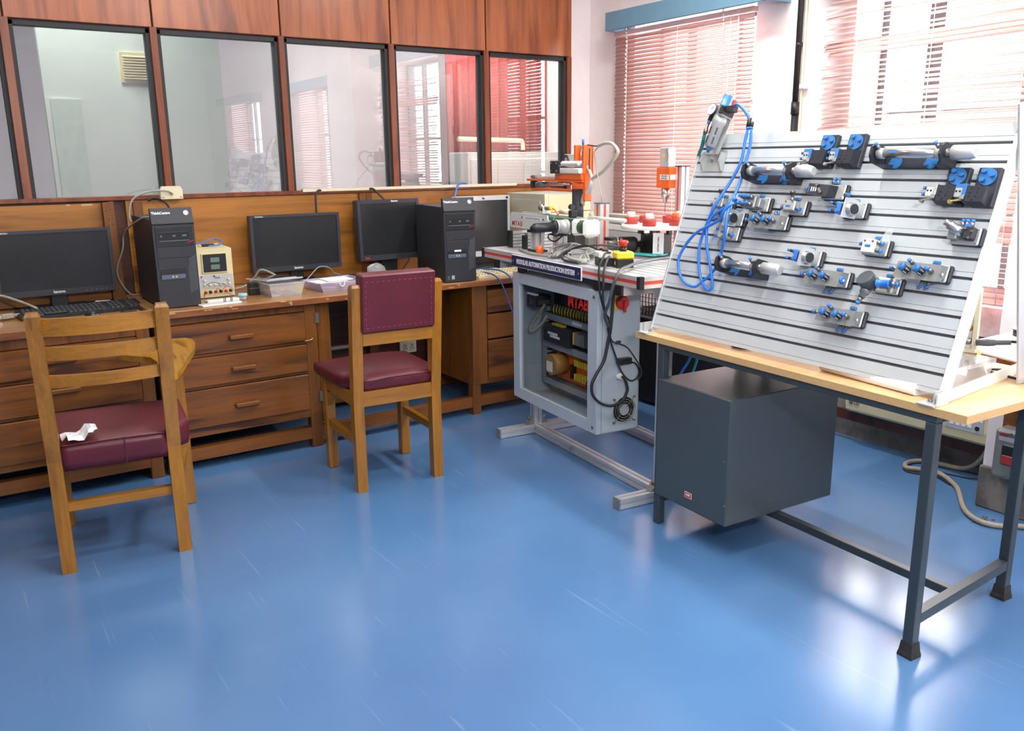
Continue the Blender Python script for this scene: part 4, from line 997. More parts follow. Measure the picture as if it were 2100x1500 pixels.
for s in (.258, 1.30):
    b = SB(tr); profile(b, (s, -.068, .0245), (s, .64, .0245)); b.build('foot_beam', M['alu'], tr)
    b = SB(tr); b.box(s-.0225, s+.0225, -.074, -.068, .002, .047); b.build('end_cap', M['valvegrey'], tr)
    for t in (.147, .56):
        b = SB(tr); profile(b, (s, t, .047), (s, t, .845), up=(1, 0, 0)); b.build('post', M['alu'], tr)
        for d in (-1, 1):
            b = SB(tr); b.prism([(t+d*.023, .048), (t+d*.062, .048), (t+d*.023, .088)], s-.018, s+.018, 'x'); br = b.build('corner_bracket', M['valvegrey'], tr)
            b = SB(tr); b.cyl((s, t+d*.035, .07), (s, t+d*.05, .085), .006, None, 8); b.build('bolt', M['nickel'], br)
for t in (.147, .56):
    b = SB(tr); profile(b, (.281, t, .0245), (1.277, t, .0245)); b.build('cross_beam', M['alu'], tr)
b = SB(tr); b.box(.64, .66, .112, .124, .02, .04, .002); b.build('cable_clamp', M['valvegrey'], tr)
# plate of extruded strips with red insert in the rim
n = 14; T0, T1 = .012, .742
for k in range(n):
    w = (T1-T0)/n; t0 = T0+k*w
    b = SB(tr); b.box(-.02, 1.312, t0+.004, t0+w-.004, .898, .935); b.build('top_strip', M['alu'], tr)
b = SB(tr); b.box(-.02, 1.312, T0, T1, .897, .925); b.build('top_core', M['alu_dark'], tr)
def rim(p0, p1, nx):
    p0, p1, nx = Vector(p0), Vector(p1), Vector(nx)
    for z0, z1, q, out in ((.890, .905, 'alu', .0), (.919, .936, 'alu', .0)):
        b = SB(tr); a = p0; c = p1; v = nx*.014
        P = [a-v*.1, c-v*.1, c-v, a-v]
        b.hexa([(x, y, z0) for x, y, _ in P]+[(x, y, z1) for x, y, _ in P]); b.build('rim_rail', M[q], tr)
    b = SB(tr); P = [p0-nx*.003, p1-nx*.003, p1-nx*.012, p0-nx*.012]
    b.hexa([(x, y, .905) for x, y, _ in P]+[(x, y, .919) for x, y, _ in P]); b.build('red_insert', M['redstripe'], tr)
rim((-.02, 0, 0), (1.312, 0, 0), (0, -1, 0)); rim((1.326, .012, 0), (1.326, .742, 0), (1, 0, 0)); rim((-.034, .012, 0), (-.034, .742, 0), (-1, 0, 0))
for s, t in ((-.028, .006), (1.318, .006), (-.028, .748), (1.318, .748)):
    b = SB(tr); b.box(s-.012, s+.012, t-.010, t+.012, .8885, .9375, .002); b.build('corner_cap', M['black'], tr)
for s in (.115, 1.18):
    b = SB(tr); b.box(s-.0225, s+.0225, .012, .74, .848, .888); b.build('support_beam', M['alu'], tr)
    b = SB(tr); b.box(s-.0235, s+.0235, -.0, .012, .847, .889, .002); b.build('end_cap', M['black'], tr)
for s in (.258, 1.30):
    b = SB(tr); b.box(s-.0225, s+.0225, .10, .62, .845, .888); b.build('support_beam', M['alu'], tr)
b = SB(tr); b.box(.337, .954, -.028, -.022, .880, .938, .002); sg = b.build('sign_board', M['white'], tr)
b = SB(tr); b.box(.341, .950, -.0295, -.028, .884, .934); b.build('sign_face', M['navy'], sg)
og = Vector(tr['org'])
t_ = text('lettering', 'MODULAR AUTOMATION PRODUCTION SYSTEM', .031, M['whitepaint'], sg, Matrix.Translation(-og) @ TF(.647, -.0302, .908), .0005, .0011, sx=.745)
for s in (.357, .934):
    b = SB(tr); b.cyl((s, -.029, .909), (s, -.032, .909), .005, None, 10); b.build('screw', M['nickel'], sg)
for s in (.345, 1.0):
    b = SB(tr); b.box(s, s+.04, -.0, .03, .85, .886); b.build('sign_block', M['black'], tr)

# ---- control enclosure under the top
en = sthing('control_enclosure', 'light grey control enclosure with window door under the workstation top', 'enclosure', .66, .12, .53)
s0, s1, t0, t1, z0, z1 = .287, 1.032, .004, .222, .223, .846
b = SB(en)
b.box(s0, s0+.004, t0+.0265, t1, z0, z1); b.box(s1-.004, s1, t0+.0265, t1, z0, z1); b.box(s0, s1, t0+.0265, t1, z1-.004, z1); b.box(s0, s1, t0+.0265, t1, z0, z0+.004); b.box(s0, s1, t1-.004, t1, z0, z1)
b.build('housing', M['cabgrey'], en)
b = SB(en); b.box(s0+.006, s1-.006, t1-.010, t1-.005, z0+.006, z1-.006); b.build('mounting_plate', M['cabin'], en)
b = SB(en); w0, w1, y0, y1 = .351, .958, .276, .797
b.box(s0, w0, t0, t0+.026, z0, z1, .002); b.box(w1, s1-.001, t0, t0+.026, z0, z1, .002); b.box(w0, w1, t0, t0+.026, z0, y0); b.box(w0, w1, t0, t0+.026, y1, z1)
dr = b.build('door', M['cabgrey'], en)
b = SB(en); b.box(w0, w1, t0+.012, t0+.016, y0, y1); b.build('door_window', M['acryl'], dr)
for z in (.818, .252):
    b = SB(en); b.cyl((1.006, t0, z), (1.006, t0-.004, z), .007, None, 12); b.build('door_lock', M['nickel'], dr)
for z in (.692, .375):
    b = SB(en); b.box(s0-.007, s0, t0+.004, t0+.022, z-.022, z+.022, .002); b.build('hinge', M['black'], en)
oe = -Vector(en['org'])
def serif_text(body, size, material, parent, Mx, sx=1.0, bold=.0006):
    return text('lettering', body, size, material, parent, Mx, .0004, bold, sx=sx)
serif_text('MTAB', .066, M['red'], dr, Matrix.Translation(oe) @ TF(.862, t0+.0105, .770), .96, .0012)
b = SB(en)      # serifs of the letters
for x in (.793, .826, .848, .893, .917, .934): b.box(x-.006, x+.006, t0+.0100, t0+.0106, .7455, .7485)
b.build('letter_serif', M['red'], dr)
# wiring ducts: horizontal and vertical, with fingers
def duct(a, c, z_0, z_1, fing=True):
    b = SB(en); b.box(a, c, .152, .208, z_0, z_1, .002); d = b.build('wiring_duct', M['duct'], en)
    b = SB(en); k = a+.012
    while k < c-.008:
        b.box(k, k+.006, .158, .204, z_1-.0005, z_1+.0012); k += .018
    stuff(b.build('duct_slot', M['darkwin'], d)); return d
duct(.318, 1.0, .610, .643); duct(.318, 1.0, .470, .503); duct(.318, 1.0, .282, .312)
b = SB(en); b.box(.318, .352, .152, .208, .312, .470); b.build('wiring_duct', M['duct'], en)
b = SB(en); b.box(.318, .352, .152, .208, .503, .610); b.build('wiring_duct', M['duct'], en)
b = SB(en)
for k in range(7): b.box(.352, .354, .158, .204, .325+k*.021, .333+k*.021)
for k in range(4): b.box(.352, .354, .158, .204, .515+k*.024, .524+k*.024)
stuff(b.build('duct_slot', M['darkwin'], en))
b = SB(en); b.box(.358, .60, .13, .205, .506, .594, .003); ct = b.build('servo_drive', M['modblack'], en)
b = SB(en); b.box(.41, .50, .1285, .13, .548, .560); b.box(.43, .52, .1285, .13, .535, .546); b.build('paper_label', M['paper'], ct)
b = SB(en)
for k in range(9): b.box(.43+k*.012, .438+k*.012, .14, .16, .594, .604)
b.build('terminal_row', M['yellowterm'], ct)
for k in range(7):
    b = SB(en); b.box(.62+k*.014, .632+k*.014, .14, .20, .53, .588, .001); b.build('relay', M['yellowterm'] if k == 0 else M['valvegrey'], en)
b = SB(en); b.box(.38, 1.0, .198, .204, .318, .466); pc = b.build('circuit_board', M['pcb'], en)
b = SB(en); b.cyl((.452, .12, .40), (.452, .198, .40), .052, None, 20); tz = b.build('toroid', M['bakelite'], en)
b = SB(en); b.box(.418, .470, .117, .120, .365, .415); b.build('paper_label', M['paper'], tz)
b = SB(en); b.box(.545, .565, .175, .198, .345, .415); b.build('connector', M['black'], pc)
for r_ in (0, 1):
    for k in range(8):
        b = SB(en); x = .585+k*.022; z = .345+r_*.07; b.box(x, x+.016, .17, .198, z, z+.032, .001); b.build('terminal', M['yellowterm'], pc)
b = SB(en)
for k in range(22): b.tube([(.40+k*.026, .17, .645), (.405+k*.026, .165, .665), (.398+k*.026, .18, .69)], .004, 5, 3)
stuff(b.build('wire_end', M['yellowterm'], en))
for k in range(4):
    b = SB(en); b.tube([(.72+k*.012, .17, .32), (.725+k*.012, .15, .36), (.73+k*.012, .17, .39)], .003, 5, 3); b.build('wire', M['yellowterm'] if k % 2 else M['navy'], en)
b = SB(en); b.box(.40, .96, .17, .206, .69, .80); b.build('contactor_row', M['darkwin'], en)
for k in range(5):
    b = SB(en); b.box(.52+k*.03, .54+k*.03, .165, .17, .74, .77); b.build('terminal', M['yellowterm'] if k % 2 else M['navy'], en)
# temperature controller, seen inside at upper left
b = SB(en); b.box(.36, .438, .045, .13, .688, .742, .002); tc_ = b.build('temperature_display', M['modblack'], en)
b = SB(en); b.box(.366, .420, .0440, .0455, .696, .728); b.build('display_face', M['screen'], tc_)
b = SB(en); b.box(.358, .440, .044, .06, .744, .752); b.build('paper_label', M['paper'], tc_)
b = SB(en); b.box(.439, .443, .06, .12, .70, .72); b.build('terminal_strip', M['nickel'], tc_)
b = SB(en); b.tube([(.45, .09, .70), (.40, .07, .63), (.36, .06, .575), (.38, .06, .56), (.43, .08, .60), (.46, .10, .65)], .007, 7); b.build('loop_cable', M['cable_dirty'], en)
for x, z in ((.60, .628), (.86, .298)):
    b = SB(en); b.box(x, x+.085, .1505, .152, z-.008, z+.008); b.build('paper_label', M['paper'], en)
# things on the right side of the enclosure
b = SB(en); b.box(s1, s1+.006, .085, .150, .760, .822, .002); sw = b.build('isolator_plate', M['yellow'], en)
b = SB(en); b.lathe((s1+.006, .118, .790), (1, 0, 0), [(0, .029), (.018, .029), (.022, .024)], 24); b.build('rotary_knob', M['red'], sw)
b = SB(en); b.box(s1+.026, s1+.040, .112, .124, .752, .80, .003); b.build('knob_grip', M['red'], sw)
fb = SB(en); fc = (.145, .318)
for r_ in (.058, .047, .036, .025):
    fb.tube([(s1+.006, fc[0]+r_*math.cos(a*PI/8), fc[1]+r_*math.sin(a*PI/8)) for a in range(17)], .0016, 5, 1)
for k in range(4):
    a = PI/4+k*PI/2; fb.tube([(s1+.005, fc[0]+.018*math.cos(a), fc[1]+.018*math.sin(a)), (s1+.006, fc[0]+.082*math.cos(a), fc[1]+.082*math.sin(a))], .0018, 5, 1)
fg = fb.build('fan_guard', M['nickel'], en)
b = SB(en); b.lathe((s1-.001, fc[0], fc[1]), (1, 0, 0), [(0, .055), (.0018, .055)], 24); b.build('fan_opening', M['black'], fg)
b = SB(en); b.lathe((s1+.001, fc[0], fc[1]), (1, 0, 0), [(0, .026), (.004, .026)], 20); b.build('fan_hub', M['silver'], fg)
for k in range(4):
    a = PI/4+k*PI/2
    b = SB(en); b.cyl((s1, fc[0]+.074*math.cos(a), fc[1]+.074*math.sin(a)), (s1+.008, fc[0]+.074*math.cos(a), fc[1]+.074*math.sin(a)), .005, None, 8); b.build('screw', M['nickel'], fg)
b = SB(en); b.box(s1, s1+.003, .098, .122, .612, .626); b.build('socket_cutout', M['darkwin'], en)
b = SB(en); b.box(s1, s1+.03, .10, .165, .525, .552, .003); b.build('iec_plug', M['black'], en)
b = SB(en); b.lathe((s1, .112, .472), (1, 0, 0), [(0, .014), (.012, .014), (.012, .010), (.025, .010)], 8); b.build('cable_gland', M['offwhite'], en)
def rc(name, label, pts, r, q, o3): 
    o = MB(o3).tube([W3(*p) for p in pts], r, 8).build(name, M[q]); o.location = o3
    return tag(o, label, 'cable')
rc('control_cable', 'thick dark cable drooping past the fan on the enclosure side', [(1.06, .07, .90), (1.07, .045, .70), (1.062, .041, .65), (1.062, .02, .56), (1.062, -.02, .50), (1.062, -.04, .46), (1.062, -.035, .415), (1.062, .0, .378), (1.062, .045, .358), (1.062, .081, .356), (1.062, .118, .370), (1.062, .138, .403), (1.062, .14, .426), (1.06, .126, .465), (1.05, .112, .474)], .0068, 'cable_black', W3(1.06, .05, .6))
rc('control_cable', 'thin black cable looping to the plug on the enclosure side', [(1.062, .027, .737), (1.062, .045, .652), (1.062, .084, .553), (1.062, .11, .496), (1.062, .149, .456), (1.062, .18, .454), (1.062, .20, .477), (1.062, .194, .507), (1.062, .173, .529), (1.05, .14, .536)], .004, 'cable_black', W3(1.06, .1, .5))
rc('control_cable', 'thin black cable swinging out to the right of the plug', [(1.068, .035, .736), (1.068, .044, .662), (1.068, .057, .635), (1.068, .095, .62), (1.068, .133, .60), (1.068, .172, .553), (1.068, .202, .506), (1.068, .208, .476), (1.068, .191, .452)], .0036, 'cable_black', W3(1.07, .1, .55))
rc('control_cable', 'thick grey cable running over the top edge down the enclosure', [(1.0, .40, .957), (1.02, .30, .957), (1.068, .18, .957), (1.139, .08, .955), (1.195, -.0, .951), (1.215, -.03, .93), (1.205, -.042, .888), (1.18, -.04, .826), (1.12, -.02, .76), (1.075, .03, .70)], .0068, 'cable_mid', W3(1.1, .1, .9))
rc('control_cable', 'dark cable from the white button box over the top edge', [(.93, .15, .985), (1.02, .05, 1.0), (1.084, -.01, .985), (1.10, -.036, .955), (1.105, -.04, .905), (1.110, -.035, .84), (1.09, .0, .77), (1.068, .035, .736)], .0046, 'cable_black', W3(1.1, 0, .9))
rc('control_cable', 'dark cable from the yellow stop box over the top edge', [(1.0, .08, .98), (1.09, .01, .985), (1.125, -.03, .945), (1.135, -.04, .885), (1.128, -.035, .82), (1.10, -.0, .76), (1.062, .027, .737)], .0046, 'cable_black', W3(1.12, 0, .9))

# ---- conveyor module on the top
cv = sthing('conveyor_module', 'grey conveyor module on two profile pillars with black motor', 'conveyor', .40, .15, .935)
for s, t in ((.275, .15), (.49, .15)):
    b = SB(cv); profile(b, (s, t, .945), (s, t, 1.028), .05, up=(1, 0, 0)); p = b.build('pillar', M['alu'], cv)
    b = SB(cv); b.box(s-.05, s+.05, t-.03, t+.03, .935, .945, .002); b.build('pillar_base', M['rubber'], p)
    b = SB(cv); b.box(s-.045, s+.045, t-.035, t+.035, 1.028, 1.040, .002); b.build('pillar_cap', M['black'], p)
b = SB(cv); b.prism([(.045, 1.06), (.055, 1.043), (.62, 1.043), (.62, 1.095), (.425, 1.095), (.42, 1.117), (.06, 1.117), (.045, 1.10)], .12, .126, 'y'); sp_ = b.build('side_plate', M['modgrey'], cv)
b = SB(cv); b.prism([(.045, 1.06), (.055, 1.043), (.72, 1.043), (.72, 1.117), (.06, 1.117), (.045, 1.10)], .186, .192, 'y'); b.build('side_plate', M['modgrey'], cv)
b = SB(cv); b.box(.06, .70, .128, .184, 1.062, 1.108, .02); b.build('belt', M['green'], cv)
oc = -Vector(cv['org'])
serif_text('MTAB', .034, M['cupred'], sp_, Matrix.Translation(oc) @ TF(.122, .1195, 1.062), 1.25, .0002)
b = SB(cv); b.box(.19, .365, .1190, .12, 1.089, 1.101); lb = b.build('paper_label', M['paper'], sp_)
text('lettering', 'CONVEYOR MODULE', .008, M['black'], lb, Matrix.Translation(oc) @ TF(.2775, .1186, 1.095), .0002, .0001, sx=1.9)
for s in (.175, .385):
    b = SB(cv); b.cyl((s, .12, 1.096), (s, .117, 1.096), .004, None, 8); b.build('screw', M['black'], sp_)
b = SB(cv); b.lathe((.60, .118, 1.078), (0, -1, 0), [(0, .034), (.012, .034), (.012, .031), (.055, .031), (.055, .034), (.062, .034)], 20); gb = b.build('gearbox', M['diecast'], cv)
b = SB(cv); b.lathe((.60, .056, 1.078), (0, -1, 0), [(0, .030), (.012, .030), (.012, .021), (.105, .021), (.112, .018), (.125, .008)], 20); b.build('motor', M['black'], gb)
b = SB(cv); b.box(.578, .606, .0, .035, 1.052, 1.062); b.build('paper_label', M['paper'], gb)
for s, w in ((.655, .03), (.745, .028)):
    b = SB(cv); b.box(s-w/2, s+w/2, .112, .20, 1.040, 1.114, .012); b.build('bearing_block', M['offwhite'], cv)
b = SB(cv); b.cyl((.67, .155, 1.078), (.732, .155, 1.078), .030, None, 20); b.build('end_roller', M['green'], cv)
b = SB(cv); b.cyl((.66, .20, 1.118), (.92, .215, 1.118), .008, None, 8); b.build('guide_rail', M['offwhite'], cv)
b = SB(cv); b.box(.32, .332, .15, .195, 1.117, 1.155, .004); q = b.build('sensor_bracket', M['offwhite'], cv)
b = SB(cv); b.lathe((.30, .165, 1.148), (1, .0, 0), [(-.02, .011), (-.018, .016), (.0, .016), (.0, .010), (.07, .010)], 14); b.build('sensor', M['nickel'], q)
b = SB(cv); b.cyl((.37, .165, 1.148), (.395, .165, 1.148), .0105, None, 12); b.build('sensor_end', M['yellow'], q)
b = SB(cv); b.tube([(.395, .165, 1.148), (.42, .165, 1.14), (.44, .17, 1.115)], .003, 6); b.build('sensor_lead', M['orange'], q)
b = SB(cv); b.box(.60, .625, .125, .16, 1.117, 1.15, .004); q = b.build('sensor_bracket', M['black'], cv)
b = SB(cv); b.cyl((.52, .135, 1.14), (.60, .135, 1.14), .011, None, 14); b.build('sensor', M['cream'], q)
b = SB(cv); b.lathe((.605, .135, 1.165), (1, 0, 0), [(0, .013), (.02, .013)], 14); b.build('clamp_ring', M['black'], q)
b = SB(cv); b.tube([(.52, .135, 1.137), (.49, .13, 1.12), (.48, .115, 1.10)], .002, 5); b.build('sensor_lead', M['cable_grey'], q)
b = SB(cv); b.tube([(.48, .10, 1.05), (.50, .08, 1.02), (.56, .08, 1.01), (.60, .10, 1.04)], .004, 6); b.build('motor_lead', M['cable_black'], cv)

tag(SB(o_ := sthing('workpiece', 'plain orange cylinder standing by the conveyor pillar', 'workpiece', .40, .09, .936)).cyl((.40, .09, .936), (.40, .09, .976), .0178, None, 20).build('cylinder', M['orange'], o_) and o_, o_['label'], 'workpiece')
# valve terminals at the back left of the top
for (s, t, lb_) in ((.03, .14, 'aluminium fin block with black end at the left of the workstation'), (.15, .16, 'aluminium fin block with black end behind the first pillar')):
    o = sthing('rail_block', lb_, 'block', s, t, .936)
    b = SB(o); b.box(s-.02, s+.02, t-.02, t-.006, .936, 1.022 if s < .1 else 1.005, .002); b.build('end_cover', M['black'], o)
    for k in range(5):
        b = SB(o); z = .938+k*.0165; b.box(s-.018, s+.018, t-.006, t+.17, z, z+.013, .002); b.build('fin', M['alu'], o)

# ---- loose cable bundle
rc('cable_bundle', 'grey cable tied flat along the front edge of the workstation', [(.20, .09, .942), (.30, .06, .944), (.38, .04, .943), (.46, .035, .943), (.54, .06, .943), (.60, .12, .943)], .0062, 'cable_grey', W3(.4, .05, .94))
PILE = ['front strand', 'outer strand', 'upper strand', 'inner strand', 'rear strand']
rp_ = random.Random(21)
for k in range(6):
    j = lambda q: rp_.uniform(-q, q)
    rc('cable_bundle', 'grey cable looped in the pile behind the sign board', [(.60+j(.02), .035+j(.02), .943+k*.003), (.57+j(.03), .10+j(.03), .960+k*.004), (.53+j(.03), .17+j(.03), .978+j(.012)), (.50+j(.02), .25+j(.03), .970+j(.012)), (.56+j(.03), .30+j(.03), .948+k*.003), (.66+j(.03), .22+j(.03), .952+k*.004), (.76+j(.03), .11+j(.03), .950+k*.004), (.85+j(.02), .05+j(.02), .944+k*.002), (.78+j(.03), .03+j(.015), .944+k*.003), (.70, .06+j(.02), .946+k*.003)], .0056, 'cable_grey', W3(.6, .15, .95))['group'] = 'grey cables piled behind the sign board'
rc('cable_bundle', 'black cable arching from the pile to the white button box', [(.60, .10, .95), (.68, .10, .985), (.80, .09, 1.01), (.90, .09, 1.0), (.95, .10, .985)], .0042, 'cable_black', W3(.8, .1, 1.0))
rc('cable_bundle', 'dark grey cable in a wide loop left of the post', [(.86, .02, .944), (.78, -.005, .95), (.70, .03, .965), (.68, .10, .985), (.74, .20, 1.0), (.80, .30, .99)], .0042, 'cable_black', W3(.75, .1, .98))
for k, (a, lb_) in enumerate(((0, 'teal air hose lying behind the button boxes, nearer one'), (.04, 'teal air hose lying behind the button boxes, farther one'))):
    rc('air_hose', lb_, [(.62, .30+a, .945), (.72, .32+a, .953), (.80, .36+a, .955), (.85, .42+a, .95), (.80, .50+a, .945)], .0045, 'tubeteal', W3(.75, .35, .95))

# ---- striped profile post with sensor
po = sthing('sensor_post', 'square aluminium post with red strips and small sensors', 'post', .515, .365, .935)
b = SB(po); profile(b, (.515, .365, .938), (.515, .365, 1.168), .05, up=(1, 0, 0)); b.build('post', M['alu'], po)
for d in ((-.0256, 0), (0, -.0256), (.0256, 0)):
    b = SB(po); x, y = .515+d[0], .365+d[1]; b.box(x-(.0055 if d[1] else .001), x+(.0055 if d[1] else .001), y-(.0055 if d[0] else .001), y+(.0055 if d[0] else .001), .94, 1.165); b.build('red_strip', M['redstripe'], po)
b = SB(po); b.box(.487, .543, .337, .393, 1.168, 1.174, .002); b.build('post_cap', M['oldgrey'], po)
b = SB(po); b.cyl((.47, .34, 1.117), (.488, .34, 1.117), .013, None, 14); b.cyl((.455, .34, 1.117), (.47, .34, 1.117), .010, None, 12); b.build('sensor', M['cream'], po)
b = SB(po); b.box(.49, .51, .3375, .3395, 1.132, 1.142); b.build('yellow_tag', M['yellow'], po)
b = SB(po); b.box(.47, .50, .30, .338, .955, 1.01, .003); cl = b.build('terminal_block', M['valvegrey'], po)
b = SB(po); b.box(.468, .47, .305, .312, .96, 1.005); b.build('orange_mark', M['orange'], cl)
b = SB(po); b.box(.475, .495, .299, .301, .94, .96); b.build('yellow_mark', M['yellow'], cl)

# ---- pick and place arm
ar = sthing('robot_arm', 'orange pick and place arm on a black column', 'robot arm', .215, .42, .935)
b = SB(ar); b.box(.165, .27, .365, .455, .936, 1.015, .002); b.build('base_block', M['black'], ar)
b = SB(ar); b.cyl((.215, .42, 1.015), (.215, .42, 1.228), .0295, None, 24); b.build('column', M['modblack'], ar)
b = SB(ar); b.cyl((.215, .42, 1.228), (.215, .42, 1.272), .0305, None, 24); b.build('collar', M['orange'], ar)
b = SB(ar); b.box(-.265, .30, .39, .45, 1.262, 1.274, .002); b.build('arm_plate', M['orange'], ar)
b = SB(ar); b.box(.045, .30, .385, .455, 1.274, 1.302, .002); b.build('arm_block', M['orange'], ar)
b = SB(ar); b.box(-.23, .20, .395, .425, 1.213, 1.226, .002); b.build('lower_plate', M['orange'], ar)
b = SB(ar); b.box(-.225, -.195, .39, .42, 1.226, 1.262, .002); b.build('slide_end', M['black'], ar)
b = SB(ar); b.cyl((-.19, .405, 1.252), (.17, .405, 1.252), .006, None, 10); b.cyl((-.19, .43, 1.252), (.17, .43, 1.252), .006, None, 10); b.build('guide_rod', M['steel'], ar)
b = SB(ar); b.box(-.17, -.10, .385, .43, 1.230, 1.258, .006); b.build('grey_carriage', M['oldgrey'], ar)
b = SB(ar); b.box(-.19, .05, .41, .435, 1.274, 1.288, .002); b.build('cylinder_body', M['alu'], ar)
b = SB(ar); b.box(-.235, -.19, .40, .445, 1.274, 1.292, .002); fi = b.build('fitting_block', M['nickel'], ar)
b = SB(ar); b.tube([(-.27, .42, 1.283), (-.235, .42, 1.283)], .005, 8, 2); b.build('air_fitting', M['festoblue'], fi)
b = SB(ar); b.box(.035, .115, .36, .375, 1.304, 1.368, .003); mo = b.build('motor_flange', M['black'], ar)
for ds, dz in ((.012, .012), (.068, .012), (.012, .052), (.068, .052)):
    b = SB(ar); b.cyl((.035+ds, .36, 1.304+dz), (.035+ds, .357, 1.304+dz), .006, None, 8); b.build('bolt', M['nickel'], mo)
b = SB(ar); b.box(.05, .295, .375, .44, 1.303, 1.332, .006); b.build('white_carriage', M['white'], ar)
b = SB(ar); b.box(.10, .28, .38, .435, 1.340, 1.366, .010); b.build('white_cover', M['white'], ar)
b = SB(ar); b.box(.085, .175, .42, .455, 1.366, 1.40, .002); va = b.build('valve_block', M['offwhite'], ar)
b = SB(ar); b.tube([(.09, .415, 1.385), (.12, .41, 1.393), (.145, .405, 1.37), (.15, .40, 1.345)], .005, 6); b.build('valve_lead', M['cable_black'], va)
b = SB(ar); b.tube([(.10, .372, 1.338), (.16, .37, 1.343), (.22, .372, 1.338), (.29, .40, 1.34)], .004, 6); b.build('carriage_lead', M['cable_grey'], ar)
b = SB(ar)
b.box(.215, .228, .395, .45, 1.302, 1.442); b.box(.292, .305, .395, .45, 1.302, 1.442); b.box(.215, .305, .44, .452, 1.302, 1.442); b.build('slide_frame', M['orange'], ar)
for s in (.245, .272):
    b = SB(ar); b.cyl((s, .42, 1.302), (s, .42, 1.44), .006, None, 10); b.build('guide_rod', M['steel'], ar)
b = SB(ar); b.cyl((.26, .42, 1.442), (.26, .42, 1.47), .006, None, 8); b.build('top_fitting', M['festoblue'], ar)
b = SB(ar); b.box(.29, .312, .40, .44, 1.17, 1.31, .003); b.build('rear_bracket', M['orange'], ar)
H1 = [(.30, .42, 1.442), (.36, .42, 1.436), (.40, .42, 1.436), (.449, .42, 1.447), (.502, .42, 1.446), (.543, .42, 1.427), (.56, .42, 1.405), (.533, .42, 1.376), (.485, .42, 1.343), (.432, .42, 1.313), (.378, .42, 1.292), (.348, .42, 1.28), (.336, .42, 1.237), (.309, .42, 1.208), (.274, .42, 1.188), (.25, .43, 1.15)]
b = SB(ar); b.tube(H1[2:], .0085, 9); hs = b.build('corrugated_hose', M['beigemetal'], ar)
b = SB(ar); b.tube(H1[:4], .003, 6); b.build('hose_lead', M['cable_black'], hs)
b = SB(ar); b.tube([(.285, .42, 1.355), (.298, .42, 1.34), (.326, .42, 1.308), (.339, .42, 1.28), (.342, .41, 1.25), (.316, .41, 1.218), (.285, .41, 1.198), (.25, .42, 1.16)], .0085, 9); b.build('corrugated_hose', M['silver'], ar)
b = SB(ar); b.tube([(.4, .42, 1.434), (.362, .42, 1.407), (.367, .42, 1.377), (.415, .40, 1.32), (.484, .37, 1.253), (.514, .36, 1.209), (.517, .365, 1.174)], .0028, 6); b.build('sensor_lead', M['cable_dirty'], ar)
b = SB(ar); b.tube([(.32, .42, 1.425), (.318, .42, 1.36), (.32, .42, 1.325)], .0035, 6); b.build('sensor_lead', M['cable_black'], ar)

# ---- rotary indexing table with red cups
rt = sthing('rotary_table', 'white rotary indexing table on a black stand with motor', 'rotary table', .735, .52, .935)
C0 = (.735, .52)
b = SB(rt); b.box(C0[0]-.06, C0[0]+.07, C0[1]-.08, C0[1]+.07, .936, .946, .002); b.build('base_plate', M['black'], rt)
b = SB(rt); b.box(C0[0]-.045, C0[0]+.055, C0[1]-.055, C0[1]+.05, .946, 1.035, .002); b.build('gear_stand', M['black'], rt)
for ds, dt in ((-.05, -.05), (.04, -.05), (-.05, .045), (.04, .045)):
    b = SB(rt); b.box(C0[0]+ds-.01, C0[0]+ds+.01, C0[1]+dt-.01, C0[1]+dt+.01, 1.035, 1.056); b.build('spacer', M['black'], rt)
b = SB(rt); b.lathe((C0[0], C0[1], 1.056), (0, 0, 1), [(0, .055), (.005, .055)], 24); b.build('flange', M['black'], rt)
b = SB(rt); b.lathe((C0[0], C0[1], 1.061), (0, 0, 1), [(0, .160), (.017, .160)], 48); b.build('disc', M['offwhite'], rt)
dm = Vector((.466, .885, 0)).normalized()
mc = Vector((.66, .36, .988))
b = SB(rt); b.lathe(mc, dm, [(-.002, .034), (.01, .036), (.075, .036), (.088, .028), (.089, .013), (.115, .012), (.118, .006)], 20); mt = b.build('motor', M['black'], rt)
b = SB(rt); b.lathe(mc, -dm, [(0, .036), (.006, .036), (.006, .028), (.04, .024), (.05, .016)], 16); b.build('gearbox', M['nickel'], mt)
b = SB(rt); b.box(.60, .66, .32, .36, 1.005, 1.02, .003); b.build('brush_cover', M['black'], mt)
b = SB(rt); b.box(.64, .72, .38, .45, .937, .952, .002); b.build('mount_foot', M['bakelite'], rt)
MA = Matrix.Translation((.792, .466, 0))
b = SB(rt); b.hexa([(.79, .462, .946), (.82, .50, .946), (.822, .498, .946), (.792, .460, .946), (.79, .462, 1.045), (.82, .50, 1.045), (.822, .498, 1.045), (.792, .460, 1.045)]); lbp = b.build('module_label', M['paper'], rt)
rot = Matrix((( .62, .0, .785), (.785, .0, -.62), (0, 1, 0))).to_4x4()
text('lettering', 'ROTARY TABLE', .0095, M['black'], lbp, Matrix.Translation(-Vector(rt['org'])) @ Matrix.Translation((.8078, .479, .995)) @ rot @ Matrix.Rotation(PI/2, 4, 'Z'), .0002, .0002)
cups = [(.60, 'white'), (1.62, 'empty'), (2.65, 'empty'), (3.70, 'x'), (4.72, 'white'), (5.76, 'orange')]
names_ = {0: 'dark red cup with off white insert at the left of the rotary table', 1: 'empty dark red cup at the back of the rotary table, left one', 2: 'empty dark red cup at the back of the rotary table, right one', 3: 'dark red cup with pale insert at the far right of the rotary table', 4: 'dark red cup with orange insert at the front right of the rotary table', 5: 'dark red cup with off white insert at the front of the rotary table'}
A0 = math.atan2(-.885, -.466)    # image-left direction in the s-t frame
kinds = [('offwhite', 20), (None, 75), (None, 130), ('offwhite', 165), ('orange', 232), ('offwhite', 295)]
